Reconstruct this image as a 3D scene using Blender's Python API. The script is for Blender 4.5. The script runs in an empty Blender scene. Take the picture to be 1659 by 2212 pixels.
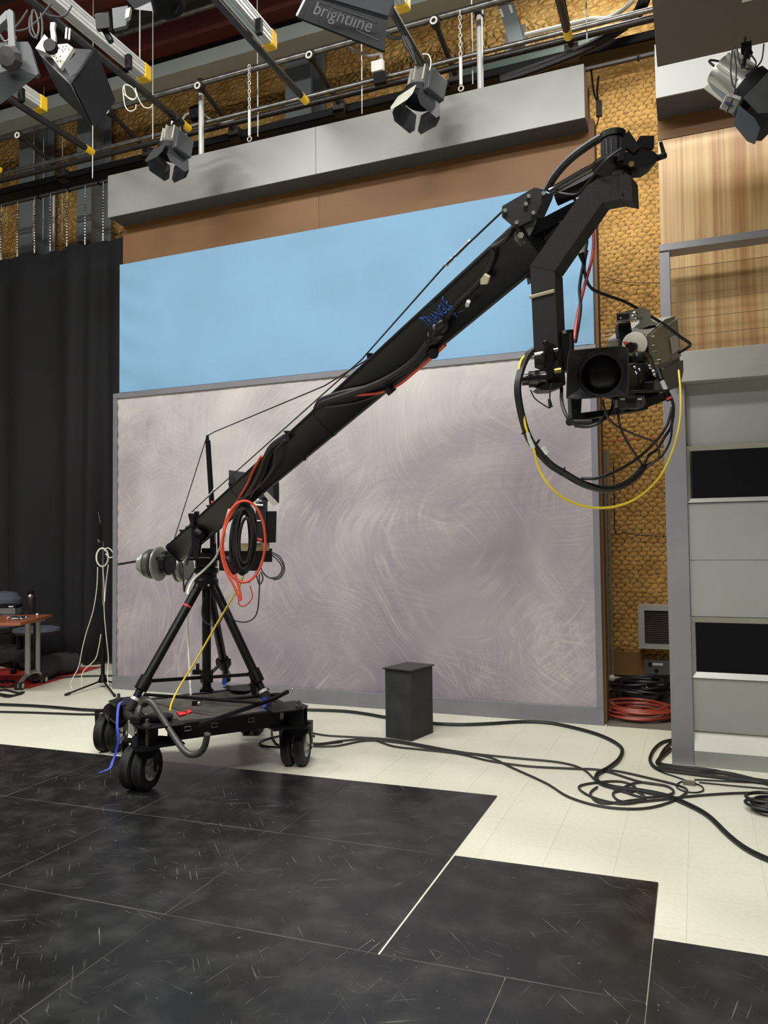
import bpy, math, random
from math import sin, cos, pi, radians as rad, sqrt
from mathutils import Vector as V, Matrix

C = bpy.context.scene.collection
sc = bpy.context.scene

# ------------------------------------------------------------------ camera
EYE = V((0, 0, 1.47)); FPX = 1670.0; CX, CY = 829.5, 1106.0
_y, _p, RL = rad(21.9), rad(2.27), rad(0.64)
FWD = V((-sin(_y) * cos(_p), cos(_y) * cos(_p), sin(_p)))
R0 = V((cos(_y), sin(_y), 0)); U0 = R0.cross(FWD)
RT = cos(RL) * R0 - sin(RL) * U0
UP = sin(RL) * R0 + cos(RL) * U0
cam_d = bpy.data.cameras.new('camera'); cam = bpy.data.objects.new('camera', cam_d); C.objects.link(cam)
m = Matrix((RT, UP, -FWD)).transposed().to_4x4(); m.translation = EYE
cam.matrix_world = m
cam_d.sensor_fit = 'HORIZONTAL'; cam_d.sensor_width = 36; cam_d.lens = 36 * FPX / 1659
cam_d.clip_start = 0.05; cam_d.clip_end = 100
sc.camera = cam

# ------------------------------------------------------------------ world, lights, exposure
w = bpy.data.worlds.new('world'); sc.world = w; w.use_nodes = True
w.node_tree.nodes['Background'].inputs[0].default_value = (0.8, 0.85, 0.9, 1)
w.node_tree.nodes['Background'].inputs[1].default_value = 0.05
sc.view_settings.view_transform = 'Standard'; sc.view_settings.look = 'None'
sc.view_settings.gamma = 1; sc.view_settings.use_curve_mapping = False
sc.view_settings.exposure = 0.07

def area(name, loc, aim, size, sy, power, col=(1, 1, 0.965), spread=180):
    l = bpy.data.lights.new(name, 'AREA'); l.shape = 'RECTANGLE'; l.size = size; l.size_y = sy
    l.energy = power; l.color = col; l.spread = rad(spread)
    o = bpy.data.objects.new(name, l); C.objects.link(o); o.location = loc
    o.rotation_euler = (V(aim) - V(loc)).to_track_quat('-Z', 'Y').to_euler()
    return o
# house lights of the studio, hung just under the ceiling in front of and behind the viewer
area('house_light', (-4.6, 2.2, 6.6), (-4.6, 3.2, 0), 2.4, 0.5, 230)
area('house_light', (-1.2, 2.0, 6.6), (-1.2, 3.2, 0), 2.4, 0.5, 230)
area('house_light', (1.6, 1.2, 6.6), (0.6, 3.6, 0), 2.4, 0.5, 115)
area('house_light', (-3.2, -1.6, 6.6), (-3.2, 1.4, 0), 2.4, 0.5, 200)
area('house_light', (0.4, -1.6, 6.6), (0.2, 1.4, 0), 2.4, 0.5, 200)
area('house_light', (-6.8, 1.6, 6.6), (-7, 3.4, 0), 1.6, 0.5, 120)
area('added_gap_light', (-0.45, 7.35, 7.5), (-0.45, 8.85, 3.4), 1.3, 0.4, 105)  # unseen lamp, added behind the set to brighten the insulation in the gap

# ------------------------------------------------------------------ pixel -> point on a plane
def ray(x, y):
    return FWD + RT * ((x - CX) / FPX) - UP * ((y - CY) / FPX)
def fl(x, y, z=0.0):
    d = ray(x, y); return EYE + d * ((z - EYE.z) / d.z)
def oY(x, y, Y):
    d = ray(x, y); return EYE + d * (Y / d.y)
def oX(x, y, X):
    d = ray(x, y); return EYE + d * (X / d.x)
def dp(x, y, t):
    return EYE + ray(x, y) * t
def px_of(P):
    d = V(P) - EYE; t = d.dot(FWD)
    return CX + FPX * d.dot(RT) / t, CY - FPX * d.dot(UP) / t, t

# ------------------------------------------------------------------ materials
def lin(c):
    return tuple(((v / 255) / 12.92 if v / 255 <= 0.04045 else ((v / 255 + 0.055) / 1.055) ** 2.4) for v in c)
def nd(nt, t, **k):
    n = nt.nodes.new(t)
    for a, b in k.items(): setattr(n, a, b)
    return n
MATS = {}
def mat(name, rgb, rough=0.6, metal=0.0, var=0.06, vs=6.0, bump=0.0, bs=60.0, spec=None, coat=0, stretch=None):
    if name in MATS: return MATS[name]
    m = bpy.data.materials.new(name); m.use_nodes = True; nt = m.node_tree
    b = nt.nodes['Principled BSDF']; c = lin(rgb)
    b.inputs['Roughness'].default_value = rough; b.inputs['Metallic'].default_value = metal
    if spec is not None: b.inputs['Specular IOR Level'].default_value = spec
    if coat: b.inputs['Coat Weight'].default_value = coat
    tc = nd(nt, 'ShaderNodeTexCoord'); vec = tc.outputs['Object']
    if stretch:
        mp = nd(nt, 'ShaderNodeMapping'); mp.inputs['Scale'].default_value = stretch
        nt.links.new(vec, mp.inputs[0]); vec = mp.outputs[0]
    n = nd(nt, 'ShaderNodeTexNoise'); n.inputs['Scale'].default_value = vs; n.inputs['Detail'].default_value = 4
    nt.links.new(vec, n.inputs['Vector'])
    r = nd(nt, 'ShaderNodeValToRGB')
    r.color_ramp.elements[0].position = 0.3; r.color_ramp.elements[1].position = 0.7
    r.color_ramp.elements[0].color = (*[v * (1 - var) for v in c], 1)
    r.color_ramp.elements[1].color = (*[min(1, v * (1 + var)) for v in c], 1)
    nt.links.new(n.outputs['Fac'], r.inputs[0]); nt.links.new(r.outputs[0], b.inputs['Base Color'])
    if bump:
        n2 = nd(nt, 'ShaderNodeTexNoise'); n2.inputs['Scale'].default_value = bs
        nt.links.new(vec, n2.inputs['Vector'])
        bp = nd(nt, 'ShaderNodeBump'); bp.inputs['Strength'].default_value = bump; bp.inputs['Distance'].default_value = 0.01
        nt.links.new(n2.outputs['Fac'], bp.inputs['Height']); nt.links.new(bp.outputs[0], b.inputs['Normal'])
    MATS[name] = m
    return m
BLK = mat('black_metal', (14, 14, 15), 0.42, 0.0, 0.1, spec=.22)
BLKM = mat('black_anodised', (26, 26, 27), 0.36, 0.1, 0.08, spec=.25)
GRIT = mat('black_grit_paint', (42, 41, 40), 0.6, 0.0, 0.12, 300, bump=0.3, bs=500, spec=.25)
TUBE = mat('black_tube_paint', (13, 14, 14), 0.38, 0.0, 0.08, 3, spec=.22)
RUB = mat('rubber', (26, 26, 26), 0.75, 0, 0.12, 12)
CAB = mat('cable_black', (14, 14, 15), 0.5)
CABG = mat('cable_grey', (46, 43, 44), 0.5)
CABR = mat('cable_orange', (205, 74, 48), 0.45)
CABRD = mat('cable_red', (190, 60, 50), 0.45)
CABY = mat('cable_yellow', (214, 190, 40), 0.4)
CABW = mat('cable_white', (208, 205, 190), 0.5)
CHR = mat('chrome', (190, 190, 190), 0.25, 1.0, 0.04)
ALU = mat('aluminium', (222, 222, 218), 0.38, 0.35, 0.05)
STL = mat('galvanised_steel', (205, 206, 202), 0.4, 0.3, 0.08, 9)
YEL = mat('yellow_cap', (246, 196, 28), 0.45)
BLUE = mat('blue_strap', (44, 70, 190), 0.6)
REDT = mat('red_tape', (196, 60, 50), 0.6)
WHT = mat('white_paint', (225, 224, 216), 0.5)
GREYP = mat('grey_light_housing', (72, 75, 76), 0.5, 0.2)
DKH = mat('dark_light_housing', (24, 26, 28), 0.5, 0.1)
IRON = mat('black_iron_pipe', (58, 54, 52), 0.4, 0.5, 0.25, 20)

# ------------------------------------------------------------------ mesh builder
def cat_rom(pts, n, closed=False):
    pts = [V(p) for p in pts]; out = []; L = len(pts)
    rng = range(L) if closed else range(L - 1)
    for i in rng:
        if closed: a, b, c, d = pts[i - 1], pts[i], pts[(i + 1) % L], pts[(i + 2) % L]
        else: a, b, c, d = pts[max(i - 1, 0)], pts[i], pts[i + 1], pts[min(i + 2, L - 1)]
        for k in range(n):
            t = k / n
            out.append(0.5 * ((2 * b) + (c - a) * t + (2 * a - 5 * b + 4 * c - d) * t * t + (3 * b - a - 3 * c + d) * t ** 3))
    if not closed: out.append(pts[-1])
    return out
def perp(a):
    a = V(a).normalized(); u = a.cross(V((0, 0, 1)))
    if u.length < 1e-3: u = a.cross(V((1, 0, 0)))
    u.normalize(); return u, a.cross(u)
WL = {}
class MB:
    def __init__(s): s.v = []; s.f = []; s.mi = []; s.sm = []
    def add(s, vs, fs, m=0, smooth=False):
        o = len(s.v); s.v += [V(p) for p in vs]
        for f in fs: s.f.append([i + o for i in f]); s.mi.append(m); s.sm.append(smooth)
        return s
    def hexa(s, p, m=0):   # 4 bottom, 4 top
        return s.add(p, [(3, 2, 1, 0), (4, 5, 6, 7), (0, 1, 5, 4), (1, 2, 6, 5), (2, 3, 7, 6), (3, 0, 4, 7)], m)
    def box(s, a, b, m=0):
        (x0, y0, z0), (x1, y1, z1) = a, b
        return s.hexa([(x0, y0, z0), (x1, y0, z0), (x1, y1, z0), (x0, y1, z0), (x0, y0, z1), (x1, y0, z1), (x1, y1, z1), (x0, y1, z1)], m)
    def ob(s, c, ax, ay, az, sx, sy, sz, m=0):   # oriented box, full sizes
        c = V(c); X = V(ax).normalized() * sx / 2; Y = V(ay).normalized() * sy / 2; Z = V(az).normalized() * sz / 2
        return s.hexa([c - X - Y - Z, c + X - Y - Z, c + X + Y - Z, c - X + Y - Z, c - X - Y + Z, c + X - Y + Z, c + X + Y + Z, c - X + Y + Z], m)
    def beam(s, a, b, wd, h, up=(0, 0, 1), m=0):
        a, b = V(a), V(b); x = (b - a).normalized(); y = V(up).cross(x).normalized(); z = x.cross(y)
        return s.ob((a + b) / 2, x, y, z, (b - a).length, wd, h, m)
    def cyl(s, a, b, r, r2=None, n=14, m=0, cap=True):
        a, b = V(a), V(b); r2 = r if r2 is None else r2; u, v = perp(b - a)
        ring = [(cos(2 * pi * k / n), sin(2 * pi * k / n)) for k in range(n)]
        vs = [a + (u * x + v * y) * r for x, y in ring] + [b + (u * x + v * y) * r2 for x, y in ring]
        s.add(vs, [(k, (k + 1) % n, (k + 1) % n + n, k + n) for k in range(n)], m, True)
        if cap: s.add(vs, [tuple(range(n - 1, -1, -1)), tuple(range(n, 2 * n))], m)
        return s
    def tube(s, pts, r, n=8, m=0, closed=False, sub=6, rr=None):
        P = cat_rom(pts, sub, closed) if sub > 1 else [V(p) for p in pts]
        L = len(P); u = None; vs = []
        for i, p in enumerate(P):
            t = (P[(i + 1) % L] - P[i - 1]) if closed else (P[min(i + 1, L - 1)] - P[max(i - 1, 0)])
            if t.length < 1e-9: t = V((0, 0, 1))
            t.normalize()
            if u is None: u, _ = perp(t)
            u = (u - t * u.dot(t))
            if u.length < 1e-6: u, _ = perp(t)
            u.normalize(); w_ = t.cross(u)
            q = r if rr is None else rr[min(len(rr) - 1, int(i / max(1, L - 1) * len(rr)))]
            vs += [p + (u * cos(2 * pi * k / n) + w_ * sin(2 * pi * k / n)) * q for k in range(n)]
        fs = []
        for i in range(L if closed else L - 1):
            j = (i + 1) % L
            fs += [(i * n + k, i * n + (k + 1) % n, j * n + (k + 1) % n, j * n + k) for k in range(n)]
        s.add(vs, fs, m, True)
        if not closed: s.add(vs, [tuple(range(n - 1, -1, -1)), tuple(range((L - 1) * n, L * n))], m)
        return s
    def prism(s, pts, vec, m=0, smooth=False):
        p = [V(q) for q in pts]; n = len(p); vec = V(vec)
        q = p + [a + vec for a in p]
        s.add(q, [tuple(range(n - 1, -1, -1)), tuple(range(n, 2 * n))], m)
        return s.add(q, [(k, (k + 1) % n, (k + 1) % n + n, k + n) for k in range(n)], m, smooth)
    def lathe(s, prof, o, ax=(0, 0, 1), n=20, m=0, cap=True):   # prof: (radius, height)
        o = V(o); a = V(ax).normalized(); u, v = perp(a); vs = []
        for r, h in prof: vs += [o + a * h + (u * cos(2 * pi * k / n) + v * sin(2 * pi * k / n)) * r for k in range(n)]
        fs = []
        for i in range(len(prof) - 1):
            fs += [(i * n + k, i * n + (k + 1) % n, (i + 1) * n + (k + 1) % n, (i + 1) * n + k) for k in range(n)]
        s.add(vs, fs, m, True)
        if cap and prof[0][0] > 1e-4: s.add(vs[:n], [tuple(range(n - 1, -1, -1))], m)
        if cap and prof[-1][0] > 1e-4: s.add(vs[-n:], [tuple(range(n))], m)
        return s
    def ring(s, c, ax, R, r, n=24, k=8, m=0):
        u, v = perp(ax); c = V(c)
        return s.tube([c + (u * cos(2 * pi * i / n) + v * sin(2 * pi * i / n)) * R for i in range(n)], r, k, m, True, 1)
    def ball(s, c, r, n=10, m=0, sz=1.0):
        k = 7
        return s.lathe([(r * sin(pi * i / k) + 1e-5, -r * sz * cos(pi * i / k)) for i in range(k + 1)], c, (0, 0, 1), n, m)
    def text(s, txt, o, xd, yd, size, depth=0.001, m=0, warp=None, align='CENTER'):
        cu = bpy.data.curves.new('t', 'FONT'); cu.body = txt; cu.size = 1; cu.align_x = align; cu.align_y = 'CENTER'
        cu.resolution_u = 3
        ob = bpy.data.objects.new('t', cu); C.objects.link(ob)
        dg = bpy.context.evaluated_depsgraph_get(); me = ob.evaluated_get(dg).to_mesh()
        X = V(xd).normalized(); Y = V(yd).normalized(); N = X.cross(Y); o = V(o); vs = []
        for q in me.vertices:
            x, y = q.co.x, q.co.y
            if warp: x, y = warp(x, y)
            vs.append(o + X * x * size + Y * y * size + N * depth)
        s.add(vs, [tuple(p.vertices) for p in me.polygons], m)
        ob.evaluated_get(dg).to_mesh_clear(); bpy.data.objects.remove(ob); bpy.data.curves.remove(cu)
        return s
    def build(s, name, mats, parent=None, label=None, cat=None, group=None, kind=None, bevel=0, loc=None, seg=2):
        if not isinstance(mats, (list, tuple)): mats = [mats]
        if parent is not None: L = WL[parent.name]
        elif loc is not None: L = V(loc)
        else:
            xs = [p.x for p in s.v]; ys = [p.y for p in s.v]; zs = [p.z for p in s.v]
            L = V(((min(xs) + max(xs)) / 2, (min(ys) + max(ys)) / 2, min(zs)))
        me = bpy.data.meshes.new(name); me.from_pydata([tuple(p - L) for p in s.v], [], s.f)
        for q in mats: me.materials.append(q)
        me.polygons.foreach_set('material_index', s.mi); me.polygons.foreach_set('use_smooth', s.sm)
        me.update(); me.set_sharp_from_angle(angle=rad(36))
        o = bpy.data.objects.new(name, me); C.objects.link(o)
        if parent is not None: o.parent = parent; WL[o.name] = L
        else: o.location = L; WL[o.name] = L
        if bevel:
            bm = o.modifiers.new('bevel', 'BEVEL'); bm.width = bevel; bm.segments = seg; bm.limit_method = 'ANGLE'
            bm.angle_limit = rad(40)
        tag(o, label, cat, group, kind)
        return o
def tag(o, label=None, cat=None, group=None, kind=None):
    if label: o['label'] = label
    if cat: o['category'] = cat
    if group: o['group'] = group
    if kind: o['kind'] = kind
    return o
def thing(name, label, cat, loc=(0, 0, 0), group=None):
    o = bpy.data.objects.new(name, None); C.objects.link(o); o.location = loc; o.empty_display_size = 0.1
    WL[o.name] = V(loc)
    return tag(o, label, cat, group)
def one(name, label, cat, mb, mats, group=None, bevel=0, kind=None):
    return mb.build(name, mats, None, label, cat, group, kind, bevel)
# ================================================================== STRUCTURE
# ---- materials of the setting
def tile_mat():
    m = mat('vinyl_tile', (235, 233, 212), 0.3, 0, 0.03, 40)
    nt = m.node_tree; b = nt.nodes['Principled BSDF']
    b.inputs['Specular IOR Level'].default_value = 0.5
    n = nd(nt, 'ShaderNodeTexNoise'); n.inputs['Scale'].default_value = 2.2
    g = nd(nt, 'ShaderNodeNewGeometry'); nt.links.new(g.outputs['Position'], n.inputs['Vector'])
    mr = nd(nt, 'ShaderNodeMapRange'); mr.inputs[3].default_value = 0.22; mr.inputs[4].default_value = 0.42
    nt.links.new(n.outputs['Fac'], mr.inputs[0]); nt.links.new(mr.outputs[0], b.inputs['Roughness'])
    return m
TILE = tile_mat()
GROUT = mat('tile_joint', (206, 200, 178), 0.8)

def sheet_mat():
    m = bpy.data.materials.new('black_floor_sheet'); m.use_nodes = True; nt = m.node_tree; b = nt.nodes['Principled BSDF']
    g = nd(nt, 'ShaderNodeNewGeometry')
    def noise(scale, detail=6, stretch=None, rot=0, dist=0):
        mp = nd(nt, 'ShaderNodeMapping', vector_type='TEXTURE'); mp.inputs['Rotation'].default_value = (0, 0, rot)
        mp.inputs['Scale'].default_value = tuple(1 / q for q in (stretch or (1, 1, 1)))
        nt.links.new(g.outputs['Position'], mp.inputs[0])
        n = nd(nt, 'ShaderNodeTexNoise'); n.inputs['Scale'].default_value = scale; n.inputs['Detail'].default_value = detail
        n.inputs['Distortion'].default_value = dist
        nt.links.new(mp.outputs[0], n.inputs['Vector']); return n.outputs['Fac']
    def rng(v, a, b_, c, d):
        r = nd(nt, 'ShaderNodeMapRange'); r.inputs[1].default_value = a; r.inputs[2].default_value = b_
        r.inputs[3].default_value = c; r.inputs[4].default_value = d; nt.links.new(v, r.inputs[0]); return r.outputs[0]
    def mth(op, a, b_):
        x = nd(nt, 'ShaderNodeMath', operation=op)
        for i, q in enumerate((a, b_)):
            if isinstance(q, (int, float)): x.inputs[i].default_value = q
            else: nt.links.new(q, x.inputs[i])
        return x.outputs[0]
    # scuffs: thin stretched noise in several directions, only where a mask lets them
    sc_ = None
    for k, (rot, thr) in enumerate(((0.5, .655), (1.35, .67), (2.3, .655), (2.9, .67))):
        s = rng(noise(4, 3, (1, 26, 1), rot, 0.2), thr, thr + 0.05, 0, 1)
        msk = rng(noise(1.7 + k * .3, 3, None, k), 0.47, 0.6, 0, 1)
        s = mth('MULTIPLY', s, msk); sc_ = s if sc_ is None else mth('MAXIMUM', sc_, s)
    dust = rng(noise(6, 8), 0.45, 0.75, 0, 1)
    speck = rng(noise(45, 2), 0.74, 0.77, 0, 1)
    f = mth('ADD', mth('MULTIPLY', dust, 0.06), mth('ADD', mth('MULTIPLY', sc_, 0.30), mth('MULTIPLY', speck, 0.30)))
    mx = nd(nt, 'ShaderNodeMix', data_type='RGBA'); mx.inputs[6].default_value = (*lin((27, 27, 27)), 1); mx.inputs[7].default_value = (*lin((170, 170, 160)), 1)
    nt.links.new(f, mx.inputs[0]); nt.links.new(mx.outputs[2], b.inputs['Base Color'])
    nt.links.new(rng(noise(2.5, 5), 0.3, 0.7, 0.24, 0.4), b.inputs['Roughness'])
    b.inputs['Specular IOR Level'].default_value = 0.5
    return m
SHEET = sheet_mat(); WORN = mat('worn_board_edge', (68, 67, 64), .6, 0, .35, 9)

# ---- floor: base slab and separate vinyl tiles
T = 0.3062; TX0, TY0 = -0.067, 3.782
floor = MB().box((-11, -3, -0.06), (4.5, 9.4, -0.002)).build('floor', GROUT, kind='structure', loc=(0, 0, 0))
tm = MB(); h = T / 2 - 0.0006
tm.add([(-h, -h, 0), (h, -h, 0), (h, h, 0), (-h, h, 0), (-h, -h, -.002), (h, -h, -.002), (h, h, -.002), (-h, h, -.002)],
       [(0, 1, 2, 3), (4, 5, 1, 0), (5, 6, 2, 1), (6, 7, 3, 2), (7, 4, 0, 3)])
tme = bpy.data.meshes.new('floor_tile'); tme.from_pydata([tuple(v) for v in tm.v], [], tm.f); tme.materials.append(TILE)
tiles = []
for i in range(-36, 15):
    for j in range(-22, 19):
        cx_, cy_ = TX0 + (i + .5) * T, TY0 + (j + .5) * T
        d = V((cx_, cy_, 0)) - EYE; t = d.dot(FWD); score = 1e9
        if t > 0.5:
            x, y, _ = px_of((cx_, cy_, 0))
            covered = (cy_ < 4.2 and cx_ < -1.2) or (cy_ < 3.35 and cx_ < -0.25) or (cy_ < 2.85)
            behind = cy_ > 6.45 or (cx_ > -0.1 and cy_ > 5.6)
            if -60 < x < 1720 and 1400 < y < 2260 and not covered and not behind: score = t
        tiles.append((score, cx_, cy_))
tiles.sort()
rest = MB()
for k, (s_, x, y) in enumerate(tiles):
    if k < 290 and s_ < 1e8:
        o = bpy.data.objects.new('floor_tile', tme); C.objects.link(o); o.location = (x, y, 0); o.parent = floor
    else:
        rest.add([(x - h, y - h, 0), (x + h, y - h, 0), (x + h, y + h, 0), (x - h, y + h, 0)], [(0, 1, 2, 3)])
rest.build('floor_tiles', TILE, floor, kind='stuff')
GREY_SHADE = mat('floor_shade_grey', (112, 104, 92), 0.7, 0, 0.15, 3)  # shade on the gap floor, painted as a grey patch
SHADE_D = mat('floor_shade_dark', (62, 58, 54), 0.7, 0, 0.2, 3)  # deeper shade farther back, put into the colour of a low slab
MB().box((-0.69, 6.39, 0), (-0.05, 7.35, 0.004)).build('floor_shade_1', GREY_SHADE, kind='structure')  # grey shade on the gap floor, put into the colour
MB().box((-0.9, 7.35, 0), (0.6, 7.95, 0.09)).build('floor_shade_2', SHADE_D, kind='structure', bevel=.004)

# ---- black sheets laid on the floor
O1 = V((-1.096, 4.434, 0)); du = V((-0.9045, -0.026, 0)); dv = V((0.003, -0.9175, 0))
SG = 'black boards laid on the floor'
def sheet(a, b, c, d, label, z=0.005):
    q = [V((p[0], p[1], 0)) for p in (a, b, c, d)]; cc = sum(q, V()) / 4
    q = [cc + (p - cc) * ((p - cc).length - 0.0009) / (p - cc).length for p in q]
    mb = MB().hexa([V((p.x, p.y, 0.0002)) for p in q] + [V((p.x, p.y, z)) for p in q])
    o = one('floor_board', label, 'floor board', mb, [SHEET, WORN], SG, bevel=0.003)
    o.modifiers['bevel'].material = 1; o.modifiers['bevel'].segments = 1; return o
nm = {(0, 0): 'black square floor board at the back row, right end, corner pointing at the pale tiles',
      (1, 0): 'black square floor board in the back row, second from its right end',
      (2, 0): 'black square floor board in the back row, just right of the front dolly caster',
      (3, 0): 'black square floor board under the front double wheel of the dolly',
      (4, 0): 'black square floor board in the back row at the left edge of the picture',
      (0, 1): 'scuffed black floor board left of the pale gap strip',
      (1, 1): 'scuffed black floor board in the second row, second from the pale gap',
      (2, 1): 'scuffed black floor board in the second row, third from the pale gap',
      (3, 1): 'scuffed black floor board in the second row at the left edge of the picture',
      (0, 2): 'black floor board in the third row, just below the end of the pale gap',
      (1, 2): 'glossy black floor board in the third row with the dark tripod reflection',
      (2, 2): 'black floor board in the third row at the lower left corner of the picture'}
for i in range(-0, 6):
    for j in range(0, 4):
        a = O1 + du * i + dv * j; b = a + du; c = b + dv; d = a + dv
        xs = [px_of(p)[:2] for p in (a, b, c, d)] if j < 2 else None
        if (i, j) in nm or (i, j) in ((5, 0), (4, 1)):
            if (i, j) in ((5, 0), (4, 1)): continue
            sheet(a, b, c, d, nm[(i, j)])
# staggered boards to the right
xr, xl = -0.183, -1.083
sheet((xl, 3.53), (xr, 3.56), (xr + .0025, 2.63), (xl + .0, 2.60), 'black floor board right of the pale gap, brownish reflection along its right side')
sheet((xl - .009, 2.600), (xl + .452, 2.613), (xl + .452, 1.70), (xl - .009, 1.69), 'narrow black floor board at the bottom edge, below the board right of the gap')
sheet((xl + .453, 2.613), (xr + .003, 2.627), (xr + .003, 1.72), (xl + .453, 1.70), 'black floor board at the bottom edge, left of the seam near the lower right corner')
sheet((xr + .0035, 3.062), (xr + .91, 3.09), (xr + .91, 1.77), (xr + .0035, 1.75), 'dark floor board at the right edge, in the lower right corner of the picture')

# ---- walls and ceiling
INS = bpy.data.materials.new('insulation'); INS.use_nodes = True
def ins_mat():
    nt = INS.node_tree; b = nt.nodes['Principled BSDF']; b.inputs['Roughness'].default_value = 0.85
    g = nd(nt, 'ShaderNodeNewGeometry'); mp = nd(nt, 'ShaderNodeMapping'); mp.inputs['Scale'].default_value = (1, 1, 1.7)
    nt.links.new(g.outputs['Position'], mp.inputs[0])
    n0 = nd(nt, 'ShaderNodeTexNoise'); n0.inputs['Scale'].default_value = 6; nt.links.new(mp.outputs[0], n0.inputs['Vector'])
    mxv = nd(nt, 'ShaderNodeMix', data_type='RGBA', blend_type='ADD'); mxv.inputs[0].default_value = 0.12
    nt.links.new(mp.outputs[0], mxv.inputs[6]); nt.links.new(n0.outputs['Color'], mxv.inputs[7])
    v = nd(nt, 'ShaderNodeTexVoronoi', feature='DISTANCE_TO_EDGE'); v.inputs['Scale'].default_value = 9.5
    nt.links.new(mxv.outputs[2], v.inputs['Vector'])
    n = nd(nt, 'ShaderNodeTexNoise'); n.inputs['Scale'].default_value = 3; n.inputs['Detail'].default_value = 8
    nt.links.new(g.outputs['Position'], n.inputs['Vector'])
    r = nd(nt, 'ShaderNodeValToRGB'); e = r.color_ramp.elements
    e[0].position = .3; e[0].color = (*lin((176, 126, 60)), 1); e[1].position = .72; e[1].color = (*lin((236, 194, 116)), 1)
    nt.links.new(n.outputs['Fac'], r.inputs[0])
    ln = nd(nt, 'ShaderNodeMapRange'); ln.inputs[1].default_value = 0.0; ln.inputs[2].default_value = 0.05; ln.inputs[3].default_value = 0.62; ln.inputs[4].default_value = 1
    nt.links.new(v.outputs['Distance'], ln.inputs[0])
    mu = nd(nt, 'ShaderNodeMix', data_type='RGBA', blend_type='MULTIPLY'); mu.inputs[0].default_value = 1
    nt.links.new(r.outputs[0], mu.inputs[6]); nt.links.new(ln.outputs[0], mu.inputs[7]); nt.links.new(mu.outputs[2], b.inputs['Base Color'])
    sm = nd(nt, 'ShaderNodeMapRange'); sm.inputs[2].default_value = 0.3; nt.links.new(v.outputs['Distance'], sm.inputs[0])
    bp = nd(nt, 'ShaderNodeBump'); bp.inputs['Strength'].default_value = 0.9; bp.inputs['Distance'].default_value = 0.03
    nt.links.new(sm.outputs[0], bp.inputs['Height']); nt.links.new(bp.outputs[0], b.inputs['Normal'])
ins_mat()
YB = 8.85
wb = MB().box((-11, YB, 0), (4.5, YB + 0.2, 8.3)).build('wall_back', INS, kind='structure', loc=(0, YB, 0))
DKW = mat('dark_studio_wall', (70, 66, 62), 0.8, 0, 0.1)
MB().box((-11.1, -3, 0), (-11, 9.4, 8.3)).build('wall_left', DKW, kind='structure', loc=(-11, 0, 0))
MB().box((4.5, -3, 0), (4.6, 9.4, 8.3)).build('wall_right', DKW, kind='structure', loc=(4.5, 0, 0))
MB().box((-11, -3.1, 0), (4.5, -3, 8.3)).build('wall_front', DKW, kind='structure', loc=(0, -3, 0))
MAR = mat('maroon_deck', (104, 46, 38), 0.7, 0, 0.25, 1.2)
ceil = MB().box((-11, -3, 8.2), (4.5, 9.4, 8.3)).build('ceiling', MAR, kind='structure', loc=(0, 0, 8.2))
DKD = mat('dark_deck', (44, 40, 40), 0.7, 0, 0.2, 1)
for k in range(14):
    y = 1.8 + k * 0.52
    MB().prism([(-11, y, 8.2), (-11, y + .07, 8.02), (-11, y + .27, 8.02), (-11, y + .34, 8.2)], (15.5, 0, 0)).build('deck_rib', DKD if k % 2 else MAR, ceil)

# quilted insulation blanket behind the gap, real lumps under hex wire
def hexwall(x0, x1, z0, z1, y, amp=0.013, step=0.0125, seed=3):
    rnd = random.Random(seed); cs = 0.078; cells = {}
    def cell(i, j):
        if (i, j) not in cells:
            cells[(i, j)] = (i * cs * 1.12 + (j % 2) * cs * .56 + rnd.uniform(-.02, .02), j * cs * .62 + rnd.uniform(-.012, .012), rnd.uniform(.75, 1.2))
        return cells[(i, j)]
    nx = int((x1 - x0) / step); nz = int((z1 - z0) / step); vs = []; gro = []
    for b_ in range(nz + 1):
        for a_ in range(nx + 1):
            x = x0 + (x1 - x0) * a_ / nx; z = z0 + (z1 - z0) * b_ / nz
            i0 = int(round((x - x0) / (cs * 1.12))); j0 = int(round((z - z0) / (cs * .62)))
            ds = []
            for i in (i0 - 1, i0, i0 + 1):
                for j in (j0 - 1, j0, j0 + 1):
                    cx_, cz_, g = cell(i, j); ds.append((sqrt((x - x0 - cx_) ** 2 + ((z - z0 - cz_) * 1.5) ** 2), g))
            ds.sort(); e = ds[1][0] - ds[0][0]
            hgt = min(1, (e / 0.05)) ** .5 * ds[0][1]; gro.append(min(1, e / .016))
            vs.append((x, y - hgt * amp - 0.02 * sin(z * 3.1) - .01 * sin(x * 9), z))
    fs = [(b_ * (nx + 1) + a_, b_ * (nx + 1) + a_ + 1, (b_ + 1) * (nx + 1) + a_ + 1, (b_ + 1) * (nx + 1) + a_) for b_ in range(nz) for a_ in range(nx)]
    o = MB().add(vs, fs, 0, True).build('insulation_panel', INS2, wb)
    at = o.data.attributes.new('wire', 'FLOAT', 'POINT'); at.data.foreach_set('value', gro)
INS2 = mat('insulation_blanket', (216, 168, 92), 0.85, 0, 0.22, 5, bump=.3, bs=30)
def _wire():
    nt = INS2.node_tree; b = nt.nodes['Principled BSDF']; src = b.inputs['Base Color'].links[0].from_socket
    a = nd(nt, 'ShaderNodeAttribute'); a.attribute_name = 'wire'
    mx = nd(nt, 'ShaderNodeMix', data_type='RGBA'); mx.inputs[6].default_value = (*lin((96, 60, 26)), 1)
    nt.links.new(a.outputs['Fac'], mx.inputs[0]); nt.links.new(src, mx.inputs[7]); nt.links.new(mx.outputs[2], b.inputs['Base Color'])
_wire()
hexwall(-0.98, 0.25, 0.25, 6.6, YB - 0.06)
hexwall(-1.42, -1.0, 0.25, 6.6, YB - 0.30, seed=5)
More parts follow.
